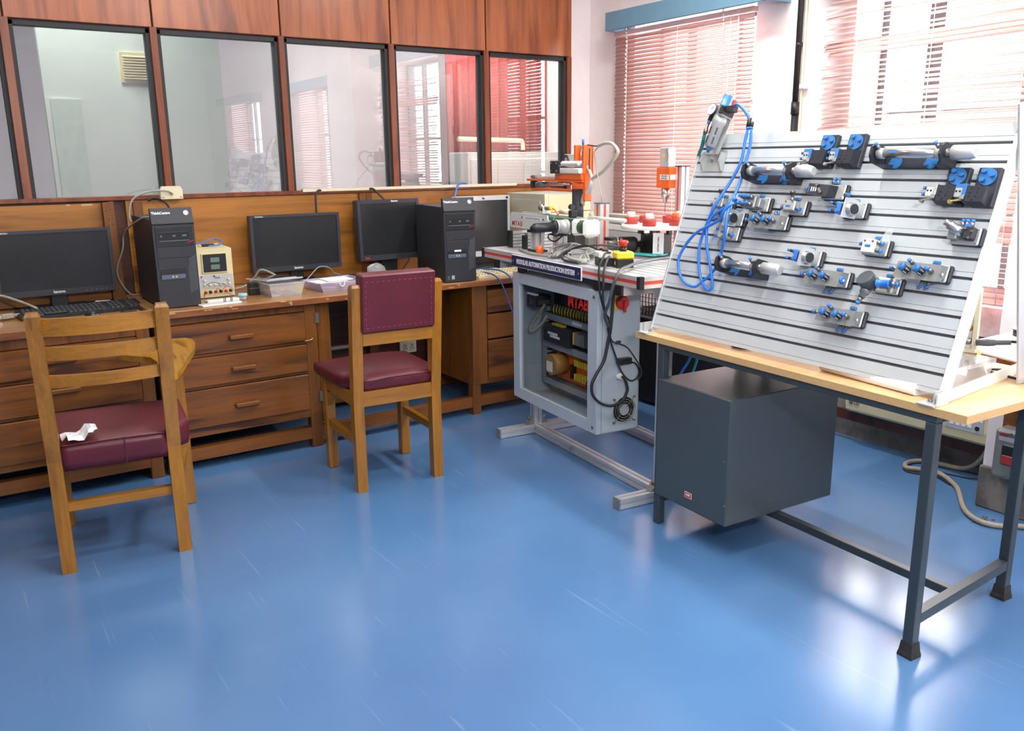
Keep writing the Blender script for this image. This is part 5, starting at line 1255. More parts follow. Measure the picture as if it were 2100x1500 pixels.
for k, (ins, deg) in enumerate(kinds):
    a = A0 - R(deg-0)
    s, t = C0[0]+.118*math.cos(a), C0[1]+.118*math.sin(a)
    o = sthing('workpiece_cup', names_[k], 'cup', s, t, 1.0782, 'dark red cups on the rotary table')
    b = SB(o); b.lathe((s, t, 1.0782), (0, 0, 1), [(0, .031), (.031, .031), (.033, .029), (.033, .020), (.018, .019)], 24); b.build('cup', M['cupred'], o)
    if ins:
        b = SB(o); b.lathe((s, t, 1.0965), (0, 0, 1), [(0, .0185), (.036, .0185), (.038, .0165)], 20); b.build('insert', M[ins], o)

# ---- drilling head
dh = sthing('drilling_module', 'orange drilling head on a striped aluminium post behind the rotary table', 'drill', .66, .64, .935)
b = SB(dh); profile(b, (.725, .67, .938), (.725, .67, 1.336), .045, up=(1, 0, 0)); b.build('post', M['alu'], dh)
b = SB(dh); b.box(.7015, .7025, .6645, .6755, .94, 1.33); b.box(.7195, .7305, .6465, .6475, .94, 1.33); b.build('red_strip', M['redstripe'], dh)
b = SB(dh); b.box(.70, .75, .645, .695, 1.336, 1.340); b.build('post_cap', M['black'], dh)
b = SB(dh); b.box(.60, .70, .615, .66, 1.238, 1.332, .003); hb = b.build('head_block', M['orange'], dh)
b = SB(dh); b.box(.701, .7025, .618, .655, 1.276, 1.30); b.box(.63, .695, .6135, .615, 1.276, 1.30); lb = b.build('paper_label', M['paper'], hb)
text('lettering', 'DRILLING\nMODULE', .0105, M['black'], lb, Matrix.Translation(-Vector(dh['org'])) @ TF(.6625, .6133, 1.288), .0002, .0001, sx=1.0)
b = SB(dh); b.box(.615, .685, .618, .662, 1.332, 1.424, .004); cy_ = b.build('air_cylinder', M['alu'], dh)
b = SB(dh); b.lathe((.65, .6175, 1.385), (0, -1, 0), [(0, .0085), (.001, .0085)], 12); b.build('yellow_mark', M['yellow'], cy_)
for z in (1.415, 1.348):
    b = SB(dh); b.cyl((.675, .617, z), (.70, .60, z), .007, None, 10); b.build('elbow_fitting', M['nickel'], cy_)
    b = SB(dh); b.cyl((.70, .60, z), (.712, .592, z+.002), .005, None, 8); b.build('hose_end', M['festoblue'], cy_)
b = SB(dh); b.tube([(.712, .592, 1.415), (.722, .588, 1.39), (.715, .59, 1.36)], .0025, 6); b.build('hose_loop', M['cable_grey'], cy_)
b = SB(dh); b.lathe((.648, .635, 1.238), (0, 0, -1), [(0, .020), (.045, .020), (.046, .012), (.064, .011), (.070, .005)], 18); b.build('spindle', M['steel'], dh)
b = SB(dh); b.cyl((.648, .635, 1.17), (.648, .635, 1.125), .0018, None, 6); b.build('drill_bit', M['oldgrey'], dh)

# ---- push button boxes
eb = sthing('stop_button_box', 'yellow topped emergency stop box with red mushroom button', 'button box', 1.02, .135, .9355)
RM = Matrix.Translation((1.02, .135, .9355)) @ Matrix.Rotation(R(-18), 4, 'Z')
def EB(): b = SB(eb); b.M = RM; return b
EB().box(-.036, .036, -.036, .036, 0, .036, .003).build('base', M['black'], eb)
EB().box(-.037, .037, -.037, .037, .036, .066, .006).build('cover', M['yellow'], eb)
b = EB(); b.lathe((0, 0, .066), (0, 0, 1), [(0, .015), (.016, .015), (.016, .013), (.022, .013)], 18); b.build('button_collar', M['black'], eb)
b = EB(); b.lathe((0, 0, .086), (0, 0, 1), [(0, .014), (.012, .016), (.014, .0215), (.020, .0215), (.025, .017)], 22); b.build('stop_button', M['red'], eb)
EB().box(.0, .012, -.0368, -.0355, .012, .026).build('yellow_mark', M['yellow'], eb)
wb = sthing('start_button_box', 'white topped push button box with red and green buttons', 'button box', .93, .10, .9355)
RM2 = Matrix.Translation((.93, .10, .9355)) @ Matrix.Rotation(R(-18), 4, 'Z')
def WB(): b = SB(wb); b.M = RM2; return b
WB().box(-.038, .038, -.030, .030, 0, .034, .003).build('base', M['black'], wb)
WB().box(-.039, .039, -.031, .031, .034, .062, .006).build('cover', M['offwhite'], wb)
for x, q in ((-.018, 'red'), (.018, 'green')):
    b = WB(); b.lathe((x, 0, .062), (0, 0, 1), [(0, .015), (.009, .015), (.009, .010)], 16); cq = b.build('button_collar', M['black'], wb)
    b = WB(); b.lathe((x, 0, .069), (0, 0, 1), [(0, .0105), (.004, .0105)], 14); b.build('button', M[q], cq)

# ---- second rail unit and valve terminal at the back
o = sthing('back_rail_unit', 'white and aluminium rail unit along the back of the workstation', 'rail unit', .30, .66, .936)
for z0_, z1_, q in ((.938, .975, 'alu'), (.978, 1.012, 'alu'), (1.015, 1.045, 'white'), (1.05, 1.075, 'alu'), (1.078, 1.095, 'beigemetal')):
    b = SB(o); b.box(.16, .50, .63, .69, z0_, z1_, .002); b.build('rail', M[q], o)
b = SB(o); b.box(.30, .44, .626, .63, 1.050, 1.074); hp = b.build('hole_plate', M['white'], o)
for k in range(4):
    b = SB(o); b.cyl((.315+k*.035, .6262, 1.062), (.315+k*.035, .6245, 1.062), .004, None, 8); b.build('hole', M['black'], hp)
o = sthing('valve_terminal', 'cream valve terminal with a row of fittings behind the post', 'valve terminal', .56, .47, .936)
b = SB(o); b.box(.47, .66, .45, .50, .94, 1.0, .003); b.build('body', M['beigemetal'], o)
for k in range(6):
    b = SB(o); b.cyl((.50+k*.028, .45, .985), (.50+k*.028, .438, .985), .007, None, 10); b.build('fitting', M['nickel'], o)
    b = SB(o); b.cyl((.50+k*.028, .45, .960), (.50+k*.028, .43, .960), .008, None, 10); b.build('fitting', M['nickel'], o)

# ---- plastic bag and mesh basket beyond
t = thing('plastic_scrap', 'crumpled white plastic lying on the floor behind the enclosure', 'wrapping', (3.40, -.60, 0))
b = MB(); b.ball((0, 0, .04), .08, 1.2, .8, .5, 12); rr = random.Random(9)
for v in b.bm.verts: v.co += Vector([rr.uniform(-.012, .012) for _ in range(3)]); v.co.z = max(v.co.z, .001)
for f in b.bm.faces: f.smooth = False
b.build('film', M['paper'], t)
t = thing('wire_basket', 'black wire mesh basket over a black case behind the workstation', 'basket', (3.40, -1.27, .0))
b = MB()
for k in range(34):
    y = -.42+k*.0252; b.box(-.15, .17, y, y+.004, .520, .523); b.box(-.152, -.149, y, y+.004, .52, .70)
for k in range(14):
    x = -.15+k*.0245; b.box(x, x+.003, -.42, .42, .523, .526)
for k in range(8):
    z = .52+k*.025; b.box(-.155, -.152, -.42, .42, z, z+.003)
stuff(b.build('mesh', M['black'], t))
for x in (-.14, .16):
    for y in (-.42, .41): B(x-.01, x+.01, y-.01, y+.01, 0, .70).build('leg', M['black'], t)
B(-.13, .17, -.405, .395, .02, .50, .004).build('black_case', M['black'], t)
for (x, y, lb_) in ((3.46, -.74, 'bright blue air hose on the floor behind the enclosure'), ):
    o = MB((x, y, .01)).tube([(3.05, -.70, .008), (3.25, -.76, .008), (3.46, -.745, .008), (3.60, -.72, .008), (3.65, -.80, .008)], .005, 7).build('air_hose', M['tubeblue']); o.location = (x, y, .01); tag(o, lb_, 'hose')
# ================================================================== STEEL TABLE
TA = .055
ex = Vector((-math.sin(TA), -math.cos(TA), 0)); by = Vector((math.cos(TA), -math.sin(TA), 0)); TO = Vector((2.175, -2.167, 0))
TR = math.atan2(ex.y, ex.x)
def W4(q, d, z): return tuple(TO + ex*q + by*d + Vector((0, 0, z)))
def tthing(name, label, cat, q, d, z, group=None):
    o = thing(name, label, cat, W4(q, d, z), TR, group); o['org'] = (q, d, z); return o
tb = tthing('steel_table', 'particle board table on slate grey steel frame with hanging cabinet', 'table', .66, .3, 0)
b = SB(tb); b.box(0, 1.315, 0, .62, .712, .735, .0015); b.build('table_top', M['board'], tb)
for q0, q1, d0, d1 in ((-.001, 1.316, -.0016, 0), (-.001, 1.316, .62, .6216), (1.315, 1.3166, 0, .62), (-.0016, 0, 0, .62)):
    b = SB(tb); b.box(q0, q1, d0, d1, .712, .734); b.build('edge_strip', M['boardedge'], tb)
LQ = (.124, 1.203)
for i, q in enumerate(LQ):
    for j, d in enumerate((.003, .545)):
        if i == 1 and j == 1: q = 1.152
        b = SB(tb); b.box(q, q+.031, d, d+.031, .0 if i == 0 else .012, .691, .002); lg = b.build('leg', M['steelgrey'], tb)
        if i == 1:
            b = SB(tb); c = (q+.0155, d+.0155)
            for z0, z1, w0, w1 in ((0, .008, .0225, .0225), (.008, .018, .0225, .020), (.018, .028, .020, .019), (.028, .046, .019, .0172)):
                frus2 = [(c[0]-w0, c[1]-w0, z0), (c[0]+w0, c[1]-w0, z0), (c[0]+w0, c[1]+w0, z0), (c[0]-w0, c[1]+w0, z0), (c[0]-w1, c[1]-w1, z1), (c[0]+w1, c[1]-w1, z1), (c[0]+w1, c[1]+w1, z1), (c[0]-w1, c[1]+w1, z1)]
                b.hexa(frus2)
            b.build('rubber_foot', M['rubber'], lg)
for d in (.003, .545):
    b = SB(tb); b.box(.124, 1.234, d, d+.031, .691, .712, .002); b.build('apron_rail', M['steelgrey'], tb)
for q in LQ:
    b = SB(tb); b.box(q, q+.031, .034, .545, .691, .712, .002); b.build('apron_rail', M['steelgrey'], tb)
b = SB(tb); b.bar((1.2185, .034, .118), (1.1675, .545, .118), .028, .030); b.build('side_rail', M['steelgrey'], tb)
b = SB(tb); b.box(.127, .155, .034, .545, .09, .118, .002); b.build('side_rail', M['steelgrey'], tb)
b = SB(tb); b.box(.155, 1.182, .258, .286, .090, .118, .002); b.build('long_rail', M['steelgrey'], tb)

b = SB(tb); b.box(.132, .506, .001, .550, .121, .580, .004); pd = b.build('hanging_cabinet', M['steelgrey2'], tb)
b = SB(tb); b.box(.155, .50, .550, .555, .14, .565, .002); b.build('cabinet_door', M['steelgrey2'], pd)
b = SB(tb); b.box(.300, .334, -.0002, .001, .167, .186); st = b.build('sticker', M['redstripe'], pd)
b = SB(tb); 
for a in ((.299, .335, .166, .1672), (.299, .335, .186, .1872), (.299, .3002, .166, .187), (.3338, .335, .166, .187)): b.box(a[0], a[1], -.0004, .001, a[2], a[3])
b.build('sticker_border', M['paper'], pd)
text('lettering', 'RAEP', .010, M['paper'], pd, Matrix.Translation(-Vector(tb['org'])) @ TF(.317, -.0006, .177), .0003, .0004, sx=.95)
for q, d, z in ((.49, -.001, .36), (.50, .0, .20)):
    b = SB(tb); b.cyl((q, .002, z), (q, -.001, z), .003, None, 8); b.build('rivet', M['nickel'], pd)

# ================================================================== SLOTTED PROFILE PANEL
PO = Vector((2.21211, -2.21461, .754804)); PE = Vector((-.0389121, -.999243, 0)); PU = Vector((.310177, -.0120788, .950602)); PN = PE.cross(PU)
def PM(u=0, v=0, w=0):
    m_ = Matrix((PE, PU, PN)).transposed().to_4x4(); m_.translation = PO + PE*u + PU*v + PN*w; return m_
PW, PH = 1.162, .7394
pn = thing('profile_panel', 'tilted slotted aluminium profile panel standing on the table', 'panel', M=PM(PW/2, 0, -.012))
PO_ = (PW/2, 0, -.012)
def PB(): return MB(PO_)
pitch = PH/14
for k in range(14):
    v0 = k*pitch; g = .0042
    b = PB()
    lo_ = 0 if k == 0 else g; hi_ = pitch if k == 13 else pitch-g
    b.box(0, PW-.010, v0+lo_, v0+lo_+.013, -.014, -.0008); b.box(0, PW-.010, v0+lo_+.0136, v0+hi_, -.014, 0)
    b.build('profile_strip', M['alupanel'], pn)
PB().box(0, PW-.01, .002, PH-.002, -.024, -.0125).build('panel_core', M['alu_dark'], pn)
PB().box(-.008, 0, -.006, PH, -.03, .003, .001).build('end_plate', M['alu'], pn)
PB().box(PW-.010, PW+.004, -.010, PH-.03, -.03, .0035, .001).build('end_plate', M['white'], pn)
PB().box(PW-.010, PW+.03, PH-.08, PH+.035, -.034, -.028, .001).build('corner_plate', M['alu'], pn)
b = PB(); b.cyl((PW+.002, PH+.012, -.028), (PW+.002, PH+.012, -.022), .006, None, 8); b.build('screw', M['oldgrey'], pn)
# base angles, feet and rear struts, in table coordinates but parented to the panel
pinv = pn.matrix_world.inverted()
def tpart(name, material, fn):
    b = MB(); fn(b)
    m_ = Matrix((ex, by, Vector((0, 0, 1)))).transposed().to_4x4(); m_.translation = TO
    bmesh.ops.transform(b.bm, matrix=pinv @ m_, verts=b.bm.verts[:]); return b.build(name, material, pn)
for q, qq in ((.012, .0), (1.226, 1.132)):
    def f(b, q=q, qq=qq):
        b.hexa([(q, .004, .737), (q+.004, .004, .737), (qq+.004, .60, .737), (qq, .60, .737), (q, .004, .770), (q+.004, .004, .770), (qq+.004, .60, .770), (qq, .60, .770)])
    tpart('base_angle', M['white'] if q > 1 else M['alu'], f)
    def f2(b, q=q, s=(-1 if q > 1 else 1)):
        a, c = sorted((q, q+s*.05)); b.box(a, c, -.006, .06, .7355, .739)
        b.box(min(q+s*.012, q+s*.016), max(q+s*.012, q+s*.016), .015, .05, .739, .772)
    ft = tpart('foot_bracket', M['alu'], f2)
    def f3(b, q=q, s=(-1 if q > 1 else 1)): b.cyl((q+s*.032, .03, .739), (q+s*.032, .03, .746), .007, None, 6)
    tpart('bolt', M['nickel'], f3)
for q in (.035, 1.213):
    def f(b, q=q):
        b.hexa([(q, .40, .74), (q+.006, .40, .74), (q+.006, .47, .74), (q, .47, .74), (q, .235, 1.50), (q+.006, .235, 1.50), (q+.006, .30, 1.50), (q, .30, 1.50)] if q > 1 else [(q, .40, .74), (q+.006, .40, .74), (q+.006, .47, .74), (q, .47, .74), (q, .272, 1.42), (q+.006, .272, 1.42), (q+.006, .31, 1.42), (q, .31, 1.42)])
    tpart('rear_strut', M['silver'], f)

# ================================================================== COMPONENTS ON THE PANEL
def cthing(name, label, cat, u, v, group=None):
    return thing(name, label, cat, M=PM(u, v, .0006), group=group)
def fitting(b, p, d, r=.0062, L=.016):
    p = Vector(p); d = Vector(d).normalized(); b.cyl(p, p+d*L*.6, r, None, 8); 
def fit(parent, p, d, r=.006, L=.016, body='nickel'):
    p = Vector(p); d = Vector(d).normalized()
    b = MB(); b.cyl(p, p+d*L*.62, r, None, 8); f = b.build('fitting', M[body], parent)
    b = MB(); b.lathe(p+d*L*.62, d, [(0, r*.85), (L*.38, r*.95), (L*.38, r*.4)], 10); b.build('release_ring', M['tubeblue'], f if parent.parent is None else parent); return f
def base(t, w=.086, h=.05, clip=True):
    MB().box(0, w, 0, h, 0, .014, .004).build('base_block', M['modblack'], t)
    MB().box(-.002, w-.006, .001, h-.001, .014, .021, .003).build('base_plate', M['diecast'], t)
    for x in (.006, w-.014):
        for y in (.007, h-.007): MB().cyl((x, y, .021), (x, y, .0215), .002, None, 6).build('screw', M['nickel'], t)
    if clip: MB().box(w*.36, w*.36+.022, h-.002, h+.008, .016, .024, .002).build('release_tab', M['pelmet' if False else 'festoblue'], t)

def air_cylinder(label, u, v, L, capL):
    """u,v: lower left of the base; L: base length"""
    t = cthing('air_cylinder', label, 'cylinder', u, v, 'double ended cylinders on the profile panel')
    MB().box(.0, L, 0, .052, 0, .012, .003).build('bracket_base', M['modblack'], t)
    for x, sg_ in ((-.006, 1), (L-.006, 1)):
        pr = [(.0, .0), (.052, 0), (.058, .03), (.056, .07), (.043, .085), (.018, .085), (.0, .070)]
        b = MB(); b.prism(pr, x, x+.007, 'x'); e = b.build('end_bracket', M['modblack'], t)
        b = MB(); b.prism([(.0, .0), (.014, 0), (.0, .05)], x+.007, x+.04, 'x') if x < .05 else b.prism([(.0, .0), (.014, 0), (.0, .05)], x-.03, x, 'x'); b.build('rib', M['modblack'], e)
    c = (.03, .058)
    MB().cyl((.012, c[0], c[1]), (L-.012, c[0], c[1]), .0140, None, 20).build('barrel', M['steel'], t)
    for x in (.006, L-.028):
        MB().cyl((x, c[0], c[1]), (x+.022, c[0], c[1]), .0165, None, 8).build('end_cap', M['diecast'], t)
    MB().lathe((L-.004, c[0], c[1]), (1, 0, 0), [(0, .012), (.012, .012), (.014, .009), (.024, .009)], 16).build('rod_nut', M['nickel'], t)
    MB().lathe((L+.018, c[0], c[1]), (1, 0, 0), [(0, .012), (.002, .0195), (capL-.018, .0195), (capL-.004, .015), (capL, .013)], 22).build('rod_cap', M['alu'], t)
    MB().box(.045, .075, c[0]-.003, c[0]+.003, c[1]+.0135, c[1]+.0143).build('blue_mark', M['festoblue'], t)
    for x in (.010, L-.02): fit(t, (x, c[0]+.012, c[1]+.010), (-.25, .55, .8), .0058, .02)
    for x in (L*.18, L*.70):
        MB().lathe((x, .018, .012), (0, 0, 1), [(0, .019), (.004, .019)], 20).build('blue_disc', M['festoblue'], t)
        MB().lathe((x-.012, .010, .016), (0, 0, 1), [(0, .0055), (.008, .0055)], 12).build('blue_knob', M['festoblue'], t)
air_cylinder('long silver cylinder in a black bracket at the top right of the panel', .798, .611, .215, .066)
air_cylinder('silver cylinder in a black bracket at the top left below the regulator', .318, .557, .19, .066)
air_cylinder('short silver cylinder in a black bracket at the lower left of the panel', .313, .236, .168, .072)

def limit_valve(label, u, v, white=False, brass=False):
    t = cthing('limit_valve', label, 'valve', u, v, 'roller lever valves on black carriers')
    MB().box(0, .060, .0, .106, 0, .018, .002).build('carrier', M['modblack'], t)
    b = MB(); b.hexa([(-.008, .0, .018), (.048, .0, .018), (.060, .052, .018), (.004, .052, .018), (-.008, .006, .044), (.046, .006, .044), (.052, .048, .046), (-.002, .048, .046)]); bl = b.build('block', M['modblack'], t)
    b = MB()
    for x, y in ((.012, .041), (.03, .042), (.010, .030), (.028, .031), (.008, .020), (.026, .021), (.018, .011)): b.cyl((x, y, .044), (x, y, .0465), .0022, None, 8)
    stuff(b.build('hole', M['black'], bl))
    d = MB().lathe((.030, .080, .018), (0, 0, 1), [(0, .0235), (.004, .0235)], 28).build('blue_disc', M['festoblue'], t)
    for x, y in ((.020, .094), (.044, .084), (.020, .070)): MB().lathe((x, y, .022), (0, 0, 1), [(0, .0065), (.010, .006)], 12).build('blue_knob', M['festoblue'], d)
    vb = MB().box(-.034, -.010, .016, .052, .022, .046, .002).build('valve_body', M['offwhite' if white else 'diecast'], t)
    MB().box(-.012, -.002, .020, .053, .018, .048, .001).build('blue_side', M['diecast' if white else 'festoblue'], vb)
    MB().box(-.033, -.012, .042, .0525, .040, .0468, .001).build('blue_top', M['diecast' if white else 'festoblue'], vb)
    for x in (-.028, -.018): MB().cyl((x, .032, .046), (x, .032, .0468), .003, None, 8).build('screw', M['black'], vb)
    for y in (.042, .024): fit(vb, (-.034, y, .034), (-1, 0, .1), .0052, .014)
    b = MB(); b.bar((-.006, .012, .04), (-.032, .004, .05), .006, .004, (0, 1, 0)); lv = b.build('lever', M['brass' if brass else 'nickel'], t)
    MB().cyl((-.034, .001, .046), (-.034, .001, .056), .0055, None, 12).build('roller', M['brass' if brass else 'nickel'], lv)
    MB().box(-.014, -.002, .010, .022, .046, .050, .001).build('label_plate', M['valvegrey'], t)
limit_valve('black carrier valve with blue disc, left one of the upper pair', .554, .611)
limit_valve('black carrier valve with blue disc, right one of the upper pair', .655, .611)
limit_valve('black carrier valve with plain white valve body, left one of the right hand pair', 1.010, .507, True)
limit_valve('black carrier valve with brassy lever beside the white end plate', 1.093, .507, False, True)

def button_valve(label, u, v, black=False):
    t = cthing('button_valve', label, 'valve', u, v, 'push button valves with blue bodies'); base(t)
    b = MB(); b.hexa([(.048, -.002, .02), (.053, -.002, .02), (.053, .054, .02), (.048, .054, .02), (.040, -.010, .072), (.046, -.010, .072), (.046, .050, .072), (.040, .050, .072)]); br = b.build('angle_plate', M['alu'], t)
    ax = Vector((1, .05, .15)).normalized(); p = Vector((.046, .020, .046))
    MB().lathe(p, ax, [(0, .0215), (.004, .0215), (.006, .0185), (.018, .0185)], 24).build('button_ring', M['steel'], t)
    MB().lathe(p+ax*.0165, ax, [(0, .0155), (.004, .0152)], 22).build('button_face', M['modblack'], t)
    vb = MB().box(.004, .038, .008, .040, .022, .056, .003).build('valve_body', M['tubeblue'], t)
    MB().box(-.004, .014, .026, .042, .028, .052, .003).build('valve_port', M['tubeblue'], vb)
    MB().box(-.004, .014, .006, .021, .028, .052, .003).build('valve_port', M['tubeblue'], vb)
    MB().box(.024, .040, .010, .034, .056, .062, .002).build('valve_cover', M['modblack'], vb)
    for y in (.036, .012): fit(vb, (-.004, y, .042), (-1, .1, .3), .0048, .024, 'modblack')
button_valve('blue push button valve at the left where the blue tubes end', .240, .403)
button_valve('blue push button valve in the middle under the black timer valve', .705, .455)
button_valve('blue push button valve right of the lower cylinder', .596, .297)

def block_valve(label, u, v, style):
    t = cthing('block_valve', label, 'valve', u, v, 'small grey block valves'); base(t)
    if style == 'stem':
        bd = MB().box(.012, .056, .010, .042, .021, .046, .003).build('valve_body', M['diecast'], t)
        b = MB(); b.lathe((.034, .044, .036), (0, 1, .35), [(0, .008), (.008, .008), (.008, .005), (.016, .005), (.016, .0085), (.030, .0085), (.032, .006)], 12); b.build('stem', M['nickel'], bd)
        MB().lathe((.034, .062, .0425), (0, 1, .35), [(0, .0085), (.010, .0085)], 12).build('stem_knob', M['modblack'], bd)
        fit(bd, (.056, .018, .034), (1, -.1, .2), .0065, .020); fit(bd, (.012, .020, .036), (-1, 0, .2), .0065, .014)
        MB().lathe((.008, .006, .0215), (0, 0, 1), [(0, .018), (.006, .018)], 16).build('round_boss', M['diecast'], bd)
    elif style == 'logic':
        bd = MB().box(.010, .054, .004, .044, .021, .046, .002).build('valve_body', M['offwhite'], t)
        for y in (.014, .036): fit(bd, (.054 if y > .02 else .054, y, .036), (1, -.1, .15), .0062, .022)
        fit(bd, (.010, .030, .034), (-1, 0, .2), .006, .014)
        b = MB(); b.hexa([(.056, .040, .03), (.080, .036, .03), (.090, .078, .03), (.070, .082, .03), (.056, .040, .034), (.080, .036, .034), (.090, .078, .034), (.070, .082, .034)]); b.build('clear_label', M['clear'], t)
    else:
        bd = MB().box(.008, .052, .004, .044, .021, .046, .002).build('valve_body', M['diecast'], t)
        fit(bd, (.052, .018, .036), (1, -.1, .15), .0065, .022)
        for y in (.036, .010): fit(bd, (.008, y, .034), (-1, 0, .2), .0062, .018, 'festoblue')
    for x, y in ((.018, .038), (.044, .038)) if style != 'plain' else ((.040, .038), (.034, .008)): MB().cyl((x, y, .046), (x, y, .0475), .0035, None, 8).build('bolt', M['nickel'], bd)
    MB().box(.022, .040, .020, .027, .0462, .0468).build('blue_mark', M['festoblue'], bd)
block_valve('grey block valve with stem, behind the blue tubes at upper left', .172, .452, 'stem')
block_valve('grey block valve with stem, right of the hose manifold', .487, .453, 'stem')
block_valve('grey block valve below the left push button valve', .238, .351, 'plain')
block_valve('pale block valve with clear label in the right middle of the panel', .815, .348, 'logic')

t = cthing('hose_manifold', 'grey manifold with six blue hose fittings at upper left', 'manifold', .335, .459); base(t)
mb_ = MB().box(-.010, .046, .004, .046, .021, .052, .003).build('manifold_body', M['valvegrey'], t)
MB().box(.046, .062, .008, .040, .021, .046, .003).build('slide_sleeve', M['valvegrey'], t)
for y in (.038, .014):
    for x in (-.004, .014, .034): fit(mb_, (x, y, .050), (-.55, .15, .8), .0068, .024)

def flow_unit(label, u, v, screw=False, side=False):
    t = cthing('flow_control', label, 'flow control valve', u, v, 'double flow control valves'); base(t)
    b = MB(); b.hexa([(-.060, .004, .024), (.072, .004, .024), (.080, .044, .024), (-.060, .044, .024), (-.062, -.002, .044), (.066, -.004, .048), (.070, .044, .044), (-.060, .044, .040)]); bd = b.build('valve_body', M['valvegrey'], t)
    for x in (-.040, .004):
        d = Vector((.40, -.28, .85)).normalized() if False else Vector((-.45, .35, .82)).normalized()
        p = Vector((x+.020, .018, .046))
        MB().lathe(p, d, [(0, .0105), (.016, .0105)], 14).build('knurled_knob', M['black'], bd)
        b = MB()
        for k in range(6):
            a = 2*PI*k/6; q = p + d.orthogonal().normalized()*0
            xx = d.cross(Vector((0, 0, 1))).normalized(); yy = d.cross(xx); c = p + xx*math.cos(a)*.0105 + yy*math.sin(a)*.0105
            b.bar(c+d*.002, c+d*.014, .0022, .0022, xx)
        stuff(b.build('knob_ridge', M['silver'], bd))
        MB().lathe(p+d*.016, d, [(0, .0115), (.010, .0115), (.011, .009)], 8).build('blue_cap', M['festoblue'], bd)
    fit(bd, (-.060, .022, .036), (-1, .1, .3), .0065, .020)
    if not screw: fit(bd, (.050, .022, .046), (-.3, .3, .8), .0070, .022)
    else: MB().lathe((.069, .022, .034), (1, 0, .1), [(0, .012), (.004, .012), (.005, .006)], 16).build('blue_screw', M['tubeblue'], bd)
    fit(bd, (-.012, .040, .044), (-.3, .4, .8), .0058, .018)
    MB().cyl((.074, .020, .034), (.076, .020, .034), .004, None, 8).build('bolt', M['offwhite'], bd)
    if side:
        for x in (.014, .034): fit(t, (x, .0, .018), (.0, -1, .15), .0058, .020)
    else:
        for x in (.014, .034): fit(t, (x+.01, .05, .018), (.0, 1, .15), .0058, .014)
flow_unit('double flow control valve in the upper left group', .430, .401)
flow_unit('double flow control valve with blue side screw left of the vacuum switch', .716, .243, True, True)
flow_unit('lowest double flow control valve on the panel', .798, .135, False, True)
flow_unit('double flow control valve at the right edge of the panel', 1.012, .294, False, True)

t = cthing('timer_valve', 'black boxed valve with white printing above the middle push button', 'valve', .616, .509); base(t)
b = MB(); b.hexa([(-.022, .010, .022), (.052, .006, .022), (.054, .042, .022), (-.022, .044, .022), (-.030, .004, .062), (.050, -.002, .062), (.050, .036, .058), (-.028, .040, .058)]); bd = b.build('valve_body', M['modblack'], t)
for x in (.008, .020, .026):
    MB().cyl((x, .034 - (x-.008)*1.2, .06), (x, .034-(x-.008)*1.2, .068), .0048, None, 8).build('screw', M['nickel'], bd)
b = MB()
for k in range(3): b.box(-.014+k*.008, -.010+k*.008, .014, .028, .0605, .0618)
stuff(b.build('printing', M['offwhite'], bd))
MB().box(-.024, -.020, .010, .030, .060, .0622).build('blue_mark', M['festoblue'], bd)
for x in (.030, .046): fit(t, (x, .05, .018), (0, 1, .1), .0062, .018)
fit(t, (.082, .018, .018), (1, -.1, .3), .0062, .02)

t = cthing('sequence_valve', 'grey valve with upright chrome adjuster at the right edge', 'valve', 1.069, .401); base(t)
bd = MB().box(.004, .030, .010, .044, .021, .044, .002).build('valve_body', M['valvegrey'], t)
MB().box(.044, .072, .012, .046, .021, .042, .003).build('side_block', M['modblack'], t)
MB().lathe((.034, .030, .030), (-.55, .35, .75), [(0, .0145), (.020, .0145), (.022, .0125), (.040, .0125), (.041, .008), (.052, .009), (.054, .006)], 18).build('adjuster', M['steel'], t)
for x, y in ((.050, .040), (.068, .034), (.064, .016)): MB().cyl((x, y, .042), (x, y, .046), .0035, None, 8).build('bolt', M['nickel'], t)
for x in (.024, .036, .050): fit(t, (x, .05, .018), (0, 1, .1), .0058, .020)

t = cthing('vacuum_switch', 'dark grey domed pressure switch with blue hexagon body', 'switch', .885, .243); base(t)
MB().box(.010, .066, .004, .046, .021, .028, .004).build('mount_plate', M['cream'], t)
MB().lathe((.022, .025, .040), (1, .04, 0), [(0, .013), (.002, .0135), (.004, .011), (.036, .011), (.038, .0135), (.042, .0135)], 6).build('hex_body', M['tubeblue'], t)
fit(t, (.064, .027, .040), (1, .05, .05), .0070, .026)
MB().lathe((-.004, .018, .030), (-.15, .45, .85), [(0, .022), (.018, .024), (.020, .026), (.034, .026), (.036, .024)], 20).build('dome', M['steelgrey2'], t)
MB().lathe((-.010, .010, .034), (-.1, -1, .3), [(0, .016), (.020, .014), (.020, .010), (.034, .010)], 12).build('outlet', M['valvegrey'], t)
fit(t, (-.014, -.022, .044), (-.1, -1, .3), .0068, .022)
for y in (.042, .008): MB().cyl((.056, y, .028), (.056, y, .031), .004, None, 8).build('bolt', M['brass'], t)

